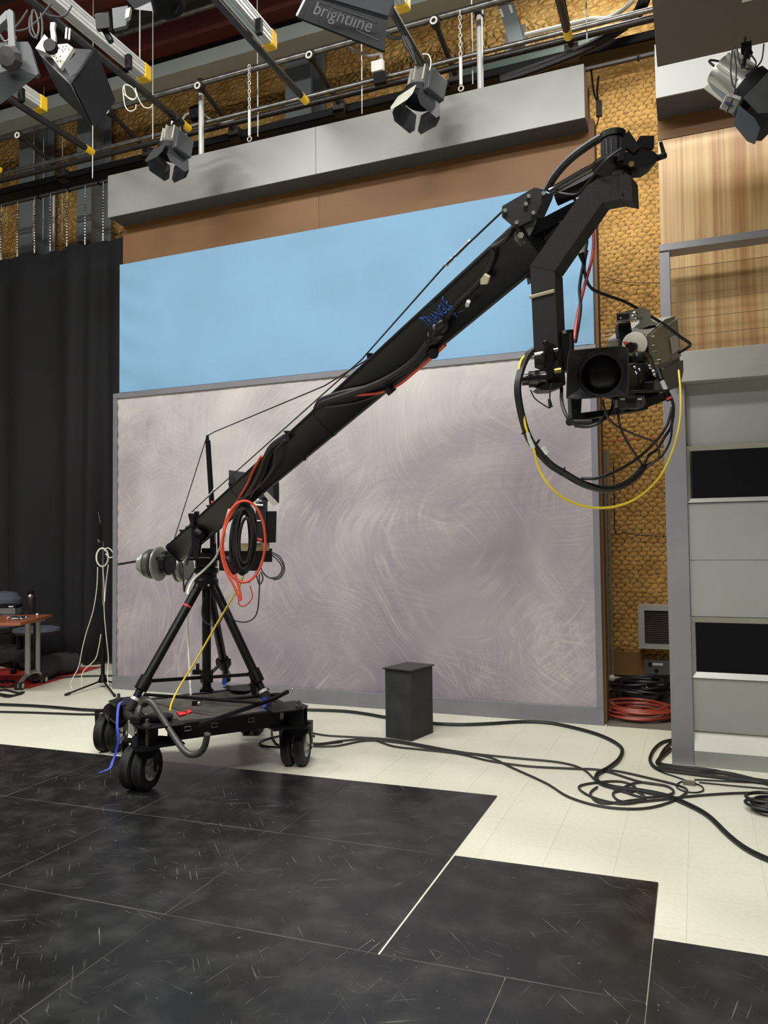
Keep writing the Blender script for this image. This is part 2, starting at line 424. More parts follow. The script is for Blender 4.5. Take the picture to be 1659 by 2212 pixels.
MB().box((-1.42, YB - .28, .25), (-1.0, YB - .02, 6.6)).build('pilaster_core', INS2, wb)
SILL = mat('wood_sill', (140, 100, 56), 0.7, 0, 0.1, 4)
MB().box((-1.0, YB - .14, 0.02), (-0.52, YB - .04, 0.27)).build('sill_board', SILL, wb)
# ================================================================== STAGE SET
FRM = mat('frame_grey', (124, 123, 128), 0.45, 0.1, 0.05)
FASC = mat('fascia_grey', (138, 137, 133), 0.42, 0.2, 0.02, 2)
BRN = mat('brown_flat', (114, 78, 40), 0.6, 0, 0.14, 1.2)
BRNE = mat('brown_edge', (92, 62, 34), 0.7)
def muslin():
    m = bpy.data.materials.new('brushed_muslin'); m.use_nodes = True; nt = m.node_tree; b = nt.nodes['Principled BSDF']
    b.inputs['Roughness'].default_value = 0.75
    tc = nd(nt, 'ShaderNodeTexCoord')
    def N(vec, scale, det=3, dist=0.0):
        n = nd(nt, 'ShaderNodeTexNoise'); n.inputs['Scale'].default_value = scale; n.inputs['Detail'].default_value = det
        n.inputs['Distortion'].default_value = dist; nt.links.new(vec, n.inputs['Vector']); return n
    def rng(v, a, b_, c, d):
        r = nd(nt, 'ShaderNodeMapRange'); r.inputs[1].default_value = a; r.inputs[2].default_value = b_
        r.inputs[3].default_value = c; r.inputs[4].default_value = d; nt.links.new(v, r.inputs[0]); return r.outputs[0]
    def M(op, a, b_):
        x = nd(nt, 'ShaderNodeMath', operation=op)
        for i, q in enumerate((a, b_)):
            if isinstance(q, (int, float)): x.inputs[i].default_value = q
            else: nt.links.new(q, x.inputs[i])
        return x.outputs[0]
    strokes = None; darks = []
    for k, (scl, ang, off) in enumerate(((1.1, .9, 0), (0.8, -.7, 7), (1.6, 0.1, 13), (1.0, 1.6, 21))):
        mp = nd(nt, 'ShaderNodeMapping'); mp.inputs['Location'].default_value = (off, off, 0)
        nt.links.new(tc.outputs['Object'], mp.inputs[0])
        wn = N(mp.outputs[0], 0.5, 1.5)
        vm = nd(nt, 'ShaderNodeVectorMath', operation='MULTIPLY_ADD')
        nt.links.new(wn.outputs['Color'], vm.inputs[0]); vm.inputs[1].default_value = (2.5, 0, 2.5); nt.links.new(mp.outputs[0], vm.inputs[2])
        mp2 = nd(nt, 'ShaderNodeMapping', vector_type='TEXTURE'); mp2.inputs['Rotation'].default_value = (0, ang, 0); mp2.inputs['Scale'].default_value = (1 / 1.0, 1, 1 / 13.0)
        nt.links.new(vm.outputs[0], mp2.inputs[0])
        raw = N(mp2.outputs[0], scl * 2.2, 9); raw.inputs['Roughness'].default_value = .68
        s = rng(raw.outputs['Fac'], .50, .66, 0, 1); dk = M('MULTIPLY', rng(raw.outputs['Fac'], .35, .65, -1, 1), rng(N(mp.outputs[0], 1.0, 2).outputs['Fac'], .42, .6, 0, 1)); darks.append(dk)
        msk = rng(N(mp.outputs[0], 1.6, 3).outputs['Fac'], .50, .66, 0, 1)
        s = M('MULTIPLY', s, msk); strokes = s if strokes is None else M('MAXIMUM', strokes, s)
    cloud = N(tc.outputs['Object'], 0.8, 3, .6).outputs['Fac']
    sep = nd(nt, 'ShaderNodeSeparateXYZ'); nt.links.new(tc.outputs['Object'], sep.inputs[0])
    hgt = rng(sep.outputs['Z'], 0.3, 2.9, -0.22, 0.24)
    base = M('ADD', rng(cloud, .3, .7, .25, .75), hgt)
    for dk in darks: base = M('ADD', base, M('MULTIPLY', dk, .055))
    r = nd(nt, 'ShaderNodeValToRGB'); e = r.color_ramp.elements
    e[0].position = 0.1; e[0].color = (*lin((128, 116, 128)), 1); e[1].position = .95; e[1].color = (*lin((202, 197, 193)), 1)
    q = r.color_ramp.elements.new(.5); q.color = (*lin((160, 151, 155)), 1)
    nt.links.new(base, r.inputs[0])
    mx = nd(nt, 'ShaderNodeMix', data_type='RGBA'); nt.links.new(M('MULTIPLY', strokes, .30), mx.inputs[0])
    nt.links.new(r.outputs[0], mx.inputs[6]); mx.inputs[7].default_value = (*lin((206, 199, 189)), 1)
    nt.links.new(mx.outputs[2], b.inputs['Base Color'])
    return m
MUS = muslin()
# big framed backdrop
XL, XR, YF = -5.604, -0.708, 6.387
bd = thing('framed_backdrop', 'large grey-framed backdrop of brushed mauve and cream muslin standing behind the crane', 'backdrop', ((XL + XR) / 2, YF, 0))
nx, nz = 90, 50; vs = []
ix0, ix1, iz0, iz1 = XL + .025, XR - .025, .11, 3.02
for b_ in range(nz + 1):
    for a_ in range(nx + 1):
        x = ix0 + (ix1 - ix0) * a_ / nx; z = iz0 + (iz1 - iz0) * b_ / nz
        ed = min(x - ix0, ix1 - x, 3, z - iz0 + .05, (iz1 - z) + .08)
        wr = .010 * math.exp(-ed / .09) * (sin(z * 62 + x * 9) if min(x - ix0, ix1 - x) < .2 else sin(x * 58 + z * 23))
        vs.append((x, YF + .02 + .002 * sin(x * 4 + z * 2.3) - wr, z))
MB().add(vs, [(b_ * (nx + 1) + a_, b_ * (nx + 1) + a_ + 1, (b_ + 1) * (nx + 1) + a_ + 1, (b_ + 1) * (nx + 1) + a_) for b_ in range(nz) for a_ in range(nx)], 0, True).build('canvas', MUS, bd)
MB().box((XL, YF, 0), (XR, YF + .04, .135)).build('frame_rail', FRM, bd, bevel=.003)
MB().box((XL, YF, 3.0), (XR, YF + .04, 3.055)).build('frame_rail', FRM, bd, bevel=.003)
MB().box((XL, YF, .136), (XL + .05, YF + .04, 2.999)).build('frame_stile', FRM, bd, bevel=.003)
MB().box((XR - .052, YF, .136), (XR, YF + .04, 2.999)).build('frame_stile', FRM, bd, bevel=.003)
# blue canvas panel above
BLUC = mat('sky_blue_cloth', (122, 164, 196), 0.7, 0, 0.07, 1.0, bump=.03, bs=3)
vs = []; nx, nz = 100, 34
for b_ in range(nz + 1):
    for a_ in range(nx + 1):
        x = -5.53 + 4.81 * a_ / nx; z = 3.06 + 1.355 * b_ / nz
        ed = min(x + 5.53, -0.72 - x, 3)
        wr = .012 * math.exp(-ed / .22) * sin(z * 20 + 7 * ed)
        vs.append((x, 6.40 + wr * (1 if 0 < a_ < nx else 0), z))
bp_ = thing('blue_panel', 'wide sky-blue stretched cloth panel above the framed backdrop', 'panel', (-3.1, 6.42, 3.06))
MB().add(vs, [(b_ * (nx + 1) + a_, b_ * (nx + 1) + a_ + 1, (b_ + 1) * (nx + 1) + a_ + 1, (b_ + 1) * (nx + 1) + a_) for b_ in range(nz) for a_ in range(nx)], 0, True).build('cloth', BLUC, bp_)
MB().box((-5.53, 6.415, 3.06), (-.72, 6.44, 4.415)).build('backing_frame', BLUC, bp_)
# brown flats
for x0, x1, lb in ((-5.53, -3.225, 'brown wooden flat behind the left half of the blue panel'), (-3.222, -.690, 'brown wooden flat behind the right half of the blue panel')):
    t = thing('brown_flat', lb, 'stage flat', ((x0 + x1) / 2, 6.5, 0), 'brown flats behind the blue panel')
    MB().box((x0, 6.45, 0), (x1, 6.47, 4.95)).build('face', BRN, t)
    MB().box((x0, 6.472, 0), (x0 + .03, 6.62, 4.95)).build('stile', BRNE, t)
    MB().box((x1 - .03, 6.472, 0), (x1, 6.62, 4.95)).build('stile', BRNE, t)
# fascia boxes
FG = 'grey fascia boxes over the backdrop'
for x0, x1, lb in ((-5.53, -3.135, 'left length of the pale grey fascia box over the blue panel'), (-3.132, -.733, 'right length of the pale grey fascia box over the blue panel')):
    t = thing('fascia_box', lb, 'fascia', ((x0 + x1) / 2, 6.3, 4.85), FG)
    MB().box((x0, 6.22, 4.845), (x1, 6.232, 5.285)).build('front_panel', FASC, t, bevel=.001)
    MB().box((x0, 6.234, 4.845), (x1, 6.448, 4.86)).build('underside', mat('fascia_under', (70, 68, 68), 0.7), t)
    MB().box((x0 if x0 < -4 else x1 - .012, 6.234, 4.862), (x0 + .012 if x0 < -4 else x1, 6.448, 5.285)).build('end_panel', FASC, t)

# ---- right hand set unit
UP_ = mat('brushed_steel_panel', (152, 153, 148), 0.45, 0.25, 0.03, 2)
PST = mat('post_grey', (134, 133, 137), 0.4, 0.3, 0.05, 3)
SLV = mat('silver_trim', (166, 164, 158), 0.45, 0.4, 0.05)
SCR = mat('screen_black', (10, 10, 12), 0.85, 0, 0.05, spec=.15)
YU = 5.456; x0, x1 = -0.04, 1.6
su = thing('set_wall_unit', 'grey metal set wall with stacked black screens at the right edge', 'set wall', (0.4, YU, 0))
MB().box((-.178, YU, 0), (-.041, YU + .12, 2.499)).build('post', PST, su, bevel=.003)
MB().box((-.178, YU, 2.50), (-.112, YU + .12, 3.40)).build('stile', PST, su, bevel=.003)
MB().box((-.035, YU + .10, .1), (1.6, YU + .115, 2.5)).build('backing_board', PST, su)
ys = YU + .02
def pan(z0, z1, y=ys, m=UP_, name='panel', d=.03): return MB().box((x0, y, z0), (x1, y + d, z1)).build(name, m, su, bevel=.002)
pan(.224, .565)
pan(.965, 1.330); pan(1.333, 1.707); pan(2.083, 2.50, ys + .05)
MB().hexa([(x0, YU - .01, .10), (x1, YU - .01, .10), (x1, ys + .03, .10), (x0, ys + .03, .10), (x0, ys + .02, .222), (x1, ys + .02, .222), (x1, ys + .03, .222), (x0, ys + .03, .222)]).build('sloped_kick', mat('kick_lit_tone', (205, 202, 192), .45), su)  # light caught by the upward slope is painted in as a paler colour
MB().box((x0, YU - .01, 0), (x1, ys + .03, .099)).build('plinth', UP_, su)
MB().box((-.110, YU - .06, 2.50), (x1, YU + .09, 2.70)).build('shelf_band', SLV, su, bevel=.003)
for z0, z1, bw in ((1.738, 2.052, .028), (.604, .926, .036)):
    MB().box((x0 + .03, ys + .012, z0), (x1, ys + .02, z1)).build('screen', SCR, su)
    f = MB()
    f.prism([(x0, ys - .012, z1 + bw), (x1, ys - .012, z1 + bw), (x1, ys + .01, z1), (x0 + bw * .7, ys + .01, z1)], (0, .02, 0))
    f.build('bezel_top', SLV, su)
    MB().prism([(x0, ys - .012, z0 - bw), (x1, ys - .012, z0 - bw), (x1, ys + .01, z0), (x0 + bw * .7, ys + .01, z0)], (0, .02, 0)).build('bezel_bottom', SLV, su)
    MB().prism([(x0, ys - .012, z0 - bw), (x0 + bw * .7, ys + .01, z0), (x0 + bw * .7, ys + .01, z1), (x0, ys - .012, z1 + bw)], (0, .02, 0)).build('bezel_side', SLV, su)
# glazed frame on the unit
MB().box((-.178, YU - .01, 3.402), (x1, YU + .13, 3.45)).build('glass_frame_rail', PST, su, bevel=.003)
GL = bpy.data.materials.new('clear_glass'); GL.use_nodes = True
def _gl():
    nt = GL.node_tree; b = nt.nodes['Principled BSDF']
    b.inputs['Base Color'].default_value = (.93, .96, .95, 1); b.inputs['Roughness'].default_value = .02
    b.inputs['Transmission Weight'].default_value = 1; b.inputs['IOR'].default_value = 1.05; b.inputs['Alpha'].default_value = .12
    n = nd(nt, 'ShaderNodeTexNoise'); n.inputs['Scale'].default_value = 3
_gl()
MB().box((-.111, YU + .055, 2.705), (x1, YU + .061, 3.40)).build('glass_pane', GL, su)
LINE = mat('etched_line', (120, 96, 70), .6)
for k in range(5): MB().box((-.111, YU + .05, 2.83 + k * .115), (x1, YU + .0545, 2.833 + k * .115)).build('glass_joint', LINE, su)
# wood panel
def wood():
    m = bpy.data.materials.new('pale_wood_veneer'); m.use_nodes = True; nt = m.node_tree; b = nt.nodes['Principled BSDF']
    b.inputs['Roughness'].default_value = .4
    tc = nd(nt, 'ShaderNodeTexCoord')
    def N(sx, sz, s, det=5, dist=0):
        mp = nd(nt, 'ShaderNodeMapping'); mp.inputs['Scale'].default_value = (sx, 1, sz); nt.links.new(tc.outputs['Object'], mp.inputs[0])
        n = nd(nt, 'ShaderNodeTexNoise'); n.inputs['Scale'].default_value = s; n.inputs['Detail'].default_value = det; n.inputs['Distortion'].default_value = dist
        nt.links.new(mp.outputs[0], n.inputs['Vector']); return n.outputs['Fac']
    r = nd(nt, 'ShaderNodeValToRGB'); e = r.color_ramp.elements
    e[0].position = .32; e[0].color = (*lin((180, 136, 86)), 1); e[1].position = .62; e[1].color = (*lin((216, 182, 130)), 1)
    nt.links.new(N(26, .3, 1.4, 8, .5), r.inputs[0])
    r2 = nd(nt, 'ShaderNodeValToRGB'); e = r2.color_ramp.elements
    e[0].position = .56; e[0].color = (0, 0, 0, 1); e[1].position = .64; e[1].color = (1, 1, 1, 1)
    nt.links.new(N(6, .25, 1.1, 3, .4), r2.inputs[0])
    mx = nd(nt, 'ShaderNodeMix', data_type='RGBA'); mu = nd(nt, 'ShaderNodeMath', operation='MULTIPLY'); mu.inputs[1].default_value = .65
    nt.links.new(r2.outputs[0], mu.inputs[0]); nt.links.new(mu.outputs[0], mx.inputs[0])
    nt.links.new(r.outputs[0], mx.inputs[6]); mx.inputs[7].default_value = (*lin((165, 112, 66)), 1)
    nt.links.new(mx.outputs[2], b.inputs['Base Color'])
    return m
WOOD = wood()
one('wood_panel', 'pale streaked wood veneer panel behind the glass on the right', 'panel', MB().box((-.176, 5.75, 2.30), (1.7, 5.775, 4.305)), WOOD)
one('brown_header', 'brown header board above the pale wood panel', 'panel', MB().box((-.176, 5.745, 4.309), (1.7, 5.775, 4.80)), BRN)
t = thing('fascia_box', 'short pale grey fascia box over the wood panel on the right', 'fascia', (.8, 5.5, 4.457))
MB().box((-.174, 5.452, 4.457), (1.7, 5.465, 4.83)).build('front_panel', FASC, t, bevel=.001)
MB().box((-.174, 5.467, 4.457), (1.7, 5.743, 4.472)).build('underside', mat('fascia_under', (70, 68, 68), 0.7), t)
p = oY(1420, 145, 4.95)
MB().box((p.x, 1.6, p.z), (3.0, 4.95, p.z + .12)).build('ceiling_soffit', mat('soffit_grey', (98, 92, 86), .7, 0, .04, 1), kind='structure')
one('ceiling_panel_light', 'small pale square fixture under the grey soffit at the top right', 'light fixture', MB().box((fl(1603, 6, p.z - .012).x, fl(1603, 6, p.z - .012).y - .5, p.z - .012), (fl(1640, 0, p.z - .012).x, fl(1603, 6, p.z - .012).y, p.z - .001)), mat('lens', (215, 225, 225), .4))

# steel columns on the back wall
BEAM = mat('beam_steel', (176, 184, 178), .5, .1, .05, 2)
COL = mat('column_steel', (128, 136, 138), .5, .2, .08, 2)
def column(px0, px1, py, label, Y=8.3, side=True):
    a, b = oY(px0, py, Y), oY(px1, py, Y)
    t = thing('steel_column', label, 'column', ((a.x + b.x) / 2, Y, 0), 'steel columns along the back wall')
    MB().box((a.x, Y, 0), (b.x, Y + .02, 8.0)).build('flange', COL, t)
    MB().box(((a.x + b.x) / 2 - .012, Y + .021, 0), ((a.x + b.x) / 2 + .012, Y + .39, 8.0)).build('web', COL, t)
    MB().box((a.x, Y + .391, 0), (b.x, Y + .41, 8.0)).build('flange', COL, t)
column(41, 70, 450, 'leftmost grey steel column rising from behind the black curtain')
column(166, 196, 430, 'grey steel column behind the curtain beside the brown flat')
column(616, 672, 220, 'wide pale steel column seen over the middle of the fascia', 8.4)
a = oY(540, 120, 7.6)
for (pa, pb, Y, lb) in (((0, 262), (700, 62), 7.6, 'long grey steel ceiling beam running over the lighting grid'), ((1085, 20), (1150, 2), 8.0, 'short grey steel beam stub above the white post on the right')):
    A, B = oY(*pa, Y), oY(*pb, Y)
    if pa[0] == 0:
        one('ceiling_beam', lb, 'beam', MB().box((-10.9, Y, A.z - .02), (0.2, Y + .02, A.z + .13)).box((-10.9, Y + .0201, A.z - .02), (.2, Y + .3, A.z - .005)).box((-10.9, Y - .0, A.z + .131), (.2, Y + .3, A.z + .15)), BEAM)
t = thing('sloped_bracket', 'slanted grey steel brace with two slots above the right end of the fascia', 'bracket', oY(1105, 115, 8.2))
MB().prism([oY(1075, 10, 8.0), oY(1110, 5, 8.0), oY(1132, 92, 8.0), oY(1101, 98, 8.0)], (0, .10, 0)).build('brace', COL, t)
MB().prism([oY(1091, 65, 8.15), oY(1135, 50, 8.15), oY(1137, 104, 8.15), oY(1092, 113, 8.15)], (0, .02, 0)).build('foot_plate', STL, t)
MB().prism([oY(1078, 20, 7.995), oY(1083, 19, 7.995), oY(1089, 36, 7.995), oY(1084, 38, 7.995)], (0, -.003, 0)).prism([oY(1098, 12, 7.995), oY(1104, 10, 7.995), oY(1109, 27, 7.995), oY(1104, 29, 7.995)], (0, -.003, 0)).build('slot', WHT, t)
# ================================================================== CRANE DOLLY
ZT, ZB = 0.405, 0.305
def onz(x, y, z=ZT): p = fl(x, y, z); return V((p.x, p.y, 0))
C1 = onz(318, 1572); C2 = onz(646, 1530); C4 = onz(256, 1514)
C3 = C2 + (C4 - C1); cen = (C1 + C2 + C3 + C4) / 4
dol = thing('camera_dolly', 'black four-cornered dolly with twin-wheel casters under the crane tripod', 'dolly', (cen.x, cen.y, 0))
ZV = V((0, 0, 1))
for a, b in ((C1, C2), (C2, C3), (C3, C4), (C4, C1)):
    d = (b - a).normalized(); a2 = a + d * .13; b2 = b - d * .13; inn = (cen - (a + b) / 2).normalized() * .03
    MB().beam(a2 + inn + ZV * (ZT + ZB) / 2, b2 + inn + ZV * (ZT + ZB) / 2, .05, ZT - ZB).build('side_rail', BLK, dol, bevel=.003)
# cloth tray
tr = []
N_ = 14; vs = []
for j in range(N_ + 1):
    for i in range(N_ + 1):
        u, v_ = i / N_, j / N_
        p = (C1 * (1 - u) + C2 * u) * (1 - v_) + (C4 * (1 - u) + C3 * u) * v_
        p = cen + (p - cen) * .86
        sag = (4 * u * (1 - u)) * (4 * v_ * (1 - v_))
        vs.append(p + ZV * (ZT - .005 - .06 * sag ** .6 + .006 * sin(u * 17) * sin(v_ * 13)))
MB().add(vs, [(j * (N_ + 1) + i, j * (N_ + 1) + i + 1, (j + 1) * (N_ + 1) + i + 1, (j + 1) * (N_ + 1) + i) for j in range(N_) for i in range(N_)], 0, True).build('cloth_tray', mat('tray_cloth', (84, 80, 74), .8, 0, .25, 8), dol)
R_W = .131; DIR = {0: V((-.12, .99, 0)), 1: V((-.23, .97, 0)), 2: V((-.2, .98, 0)), 3: V((-.26, .96, 0))}
ground = [(304, 1706), (640, 1652), (545, 1584), (240, 1622)]
for k, cpt in enumerate((C1, C2, C3, C4)):
    o_ = (cpt - cen).normalized(); s_ = o_.cross(ZV)
    # corner plates
    pl = [cpt + o_ * .045 + s_ * .05, cpt + o_ * .045 - s_ * .05, cpt - o_ * .10 - s_ * .19, cpt - o_ * .22 - s_ * .06, cpt - o_ * .22 + s_ * .06, cpt - o_ * .10 + s_ * .19]
    MB().prism([p + ZV * (ZT + .001) for p in pl], ZV * .008).prism([p + ZV * (ZB - .009) for p in pl], ZV * .008).build('corner_plate', BLK, dol)
    MB().ob(cpt - o_ * .055 + ZV * (ZT + ZB) / 2, s_, o_, ZV, .07, .008, ZT - ZB - .002).ob(cpt + s_ * .036 + ZV * (ZT + ZB) / 2, s_, o_, ZV, .006, .085, ZT - ZB - .002).ob(cpt - s_ * .036 + ZV * (ZT + ZB) / 2, s_, o_, ZV, .006, .085, ZT - ZB - .002).build('corner_post', BLK, dol)
    MB().cyl(cpt + ZV * ZB, cpt + ZV * (ZT + .05), .011, m=0).cyl(cpt + ZV * (ZT + .009), cpt + ZV * (ZT + .022), .024, n=6).build('king_bolt', mat('bolt_dark', (92, 88, 84), .4, .6), dol)
    g = fl(*ground[k]); g.z = 0.006 if k in (0,) else 0
    wc = V((g.x, g.y, R_W + g.z)); f = DIR[k].normalized(); ax = f.cross(ZV)
    top = V((cpt.x, cpt.y, ZB - .010)); yc = V(((wc.x + cpt.x * 1) / 2, (wc.y + cpt.y) / 2, 0))
    yc = V((wc.x, wc.y, 0))
    cs = MB(); zt = 2 * R_W + g.z + .022
    cs.cyl(V((cpt.x, cpt.y, ZB - .02)), V((cpt.x, cpt.y, ZB - .010)), .075, n=20)
    cs.cyl(V((yc.x, yc.y, zt)), V((cpt.x, cpt.y, ZB - .02)), .06, .065, n=16)
    cs.ob(V((yc.x, yc.y, zt)), ax, f, ZV, .216, .07, .012)
    for sg in (-1, 1):
        e = yc + ax * sg * .102
        cs.prism([V((e.x, e.y, zt)) + f * .035, V((e.x, e.y, zt)) - f * .035, V((e.x, e.y, wc.z - .02)) - f * .02, V((e.x, e.y, wc.z - .02)) + f * .02], ax * sg * .006)
    c_ = cs.build('caster', BLK, dol)
    for sg in (-1, 1):
        wm = MB(); h0 = .044; hw = .034
        base = wc + ax * sg * h0
        prof = [(.075, -hw), (.106, -hw), (.124, -hw * .9), (R_W, -hw * .6), (R_W, hw * .6), (.124, hw * .9), (.106, hw), (.075, hw * .9)]
        wm.lathe(prof, base, ax, 28, 0, cap=False)
        for gr in (-.45, 0, .45): wm.ring(base + ax * hw * gr * .6, ax, R_W - .0005, .0022, 28, 4, 2)
        wm.lathe([(.0755, -hw * .9), (.062, -hw * .3), (.062, hw * .3), (.0755, hw * .9)], base, ax, 24, 1, cap=False)
        wm.cyl(base - ax * .003, base + ax * .003, .063, n=24, m=1)
        wm.cyl(base - ax * hw * 1.02, base + ax * hw * 1.02, .026, n=14, m=1)
        for q in range(5):
            a_ = q * 2 * pi / 5 + .4; dr = f * cos(a_) + ZV * sin(a_)
            wm.ob(base + dr * .044, dr, ax.cross(dr), ax, .044, .018, .03, 1)
        wm.build('wheel', [RUB, ALU, BLK], c_)
    MB().cyl(wc - ax * .115, wc + ax * .115, .009, n=10).cyl(wc + ax * .107, wc + ax * .115, .015, n=6).build('axle', CHR, c_)
# reinforcement triangles at corner c1 (white-ish cheek)
MB().prism([fl(277, 1556, .40), fl(291, 1570, .40), fl(290, 1596, .31) , fl(276, 1582, .33)], V((.004, .004, 0))).build('cheek_plate', mat('cheek', (168, 168, 158), .5), dol)
# lashing rings
for (x, y) in ((401, 1567), (457, 1555), (538, 1544)):
    d = (C2 - C1).normalized(); o_ = (C1 - C4).normalized() ; o_ = (o_ - d * o_.dot(d)).normalized()
    a = C1 + d * ((x - 330) / 330 * (C2 - C1).length + .03) - (cen - (C1 + C2) / 2).normalized() * (-.0025) + ZV * (ZT - .035)
    n_ = -(cen - (C1 + C2) / 2).normalized(); a = a + n_ * .008
    q = [a - d * .018 + ZV * .012, a + d * .018 + ZV * .012, a + d * .018 - ZV * .012, a - d * .018 - ZV * .012]
    MB().tube(q, .0028, 6, 0, True, 1).build('lashing_ring', CHR, dol)
# bent push bar lying on the dolly
s1 = fl(297, 1553, .44); P = [s1, dp(299, 1540, px_of(s1)[2]), dp(305, 1522, 4.62), dp(318, 1514, 4.6), dp(331, 1521, 4.58), dp(350, 1550, 4.55), dp(375, 1590, 4.5), dp(395, 1618, 4.45), dp(412, 1630, 4.42), dp(430, 1627, 4.4), dp(442, 1612, 4.38), dp(448, 1585, 4.36)]
pb = MB().tube(P, .0185, 12, 0, sub=6)
pb.build('push_bar', mat('push_bar_grey', (66, 64, 60), .4), dol)
MB().box((s1.x - .035, s1.y - .03, ZT + .012), (s1.x + .04, s1.y + .03, ZT + .05)).build('bar_clamp', BLK, dol, bevel=.004)
# long steering rods over the tray
def rod(pts, r, m=BLK, nm='steering_rod', z=.47): MB().tube([fl(x, y, zz) for x, y, zz in pts], r, 10, sub=1).build(nm, m, dol)
rod([(312, 1500, .44), (560, 1518, .47)], .011)
rod([(430, 1566, .425), (590, 1510, .46), (622, 1494, .49)], .014)
rod([(470, 1512, .43), (600, 1500, .46), (612, 1501, .46)], .012)
MB().cyl(fl(616, 1493, .49), fl(631, 1490, .49), .009).ball(fl(632, 1490, .49), .012).build('rod_end', CHR, dol)
MB().ob(fl(425, 1519, .46), V((1, .1, 0)), V((0, 1, 0)), ZV, .05, .03, .03).ball(fl(430, 1520, .46), .016, m=1).build('rod_clamp', [BLK, CHR], dol)
rp = fl(400, 1543, .40)
one('red_strap_bundle', 'small crumpled red strap lying on the dolly tray', 'strap', MB().hexa([fl(381, 1541, .41), fl(401, 1538, .41), fl(404, 1545, .41), fl(387, 1549, .41)] + [fl(381, 1537, .43), fl(398, 1537, .435), fl(402, 1542, .43), fl(388, 1545, .425)]).hexa([fl(402, 1537, .41), fl(412, 1533, .41), fl(416, 1540, .41), fl(405, 1544, .41)] + [fl(403, 1535, .43), fl(410, 1532, .44), fl(414, 1537, .435), fl(406, 1541, .43)]), mat('red_strap', (214, 40, 44), .6))
one('round_footplate', 'flat black round disc on the front corner of the dolly', 'disc', MB().lathe([(.07, 0), (.085, .006), (.085, .02), (.07, .026), (.0001, .028)], fl(343, 1553, ZT + .012), ZV, 20), BLK)

# ================================================================== TRIPOD
ap = V((-3.215, 4.50, 1.19))
def axz(y, X=ap.x, Y=ap.y):
    lo, hi = -1, 8
    for _ in range(50):
        mm = (lo + hi) / 2
        if px_of((X, Y, mm))[1] > y: lo = mm
        else: hi = mm
    return lo
# choose the axis so that it stands over px x=447
for _ in range(6):
    x, _y2, t = px_of(ap); ap = ap - RT * ((x - 446) / FPX * t); ap.z = axz(1262, ap.x, ap.y)
tp = thing('crane_tripod', 'heavy black tripod with red bands standing on the dolly under the crane', 'tripod', (ap.x, ap.y, ZT))
feet = [fl(284, 1524, .45), fl(574, 1506, .45), fl(489, 1462, .45)]
for k, ft in enumerate(feet):
    d = (ap - ft).normalized(); lg = MB()
    top = ap - V((0, 0, .0)) + V(((ft.x - ap.x), (ft.y - ap.y), 0)).normalized() * .055
    d = (top - ft).normalized(); L = (top - ft).length
    kn = ft + d * .10
    l_ = MB().cyl(ft + d * .17, top, .030, n=18).build('leg', TUBE, tp)
    MB().cyl(ft + d * .11, ft + d * .20, .042, n=18).ob(ft + d * .16 + V((0, 0, 0)), d, d.cross(ZV), d.cross(ZV).cross(d), .05, .11, .03).build('collar', BLK, l_)
    MB().cyl(ft + d * .02, ft + d * .11, .024, n=14).build('lower_tube', BLKM, l_)
    MB().cyl(ft + d * .035, ft + d * .055, .031, n=16).build('collar_ring', STL, l_)
    MB().cyl(ft - d * .035, ft + d * .03, .03, .036, n=14).build('foot', RUB, l_)
    if k == 0: MB().cyl(ft + d * (L * .80), ft + d * (L * .815), .0312, n=18, cap=False).build('tape_band', REDT, l_)
# centre column
zc = axz(1488)
MB().cyl(V((ap.x, ap.y, zc)), V((ap.x, ap.y, ap.z - .02)), .030, n=18).build('column', TUBE, tp)
hub = V((ap.x, ap.y, axz(1462)))
MB().cyl(hub - ZV * .04, hub + ZV * .045, .043, n=6).ob(hub + V((-.03, .01, 0)) + RT * -.05 + ZV * .03, RT, FWD, ZV, .05, .04, .03).ob(hub + RT * -.062 + ZV * .055, RT, FWD, ZV, .02, .02, .07).build('spreader_hub', BLK, tp)
MB().cyl(V((ap.x, ap.y, zc - .005)), V((ap.x, ap.y, zc + .01)), .035, n=16).ob(V((ap.x, ap.y, zc - .012)), RT, FWD, ZV, .09, .03, .018).build('column_foot', BLK, tp)
for k, ft in enumerate(feet):
    top = ap + V(((ft.x - ap.x), (ft.y - ap.y), 0)).normalized() * .055
    d = (top - ft).normalized(); e = ft + d * .17
    dr = V((e.x - hub.x, e.y - hub.y, 0)).normalized()
    MB().beam(hub + dr * .04 + ZV * .0, e, .014, .022).cyl(e - dr * .045 - ZV * .0, e - dr * .02, .016, n=8).build('spreader_arm', BLK, tp)
MB().ob(feet[1] + RT * -.075 + ZV * .05, RT, UP, FWD, .03, .07, .03).ob(feet[1] + RT * -.09 + ZV * .07, UP, RT, FWD, .07, .02, .02).build('wing_knob', BLK, tp)
# crown
cr = MB(); cr.lathe([(.06, -.03), (.082, -.015), (.082, .03), (.07, .045), (.07, .07), (.082, .08), (.082, .11), (.05, .12)], ap, ZV, 24)
cr.build('crown', BLK, tp)
for a_ in (-.07, .035): MB().ball(ap + RT * a_ - FWD * .085 + ZV * .0, .009).build('crown_bolt', CHR, tp)

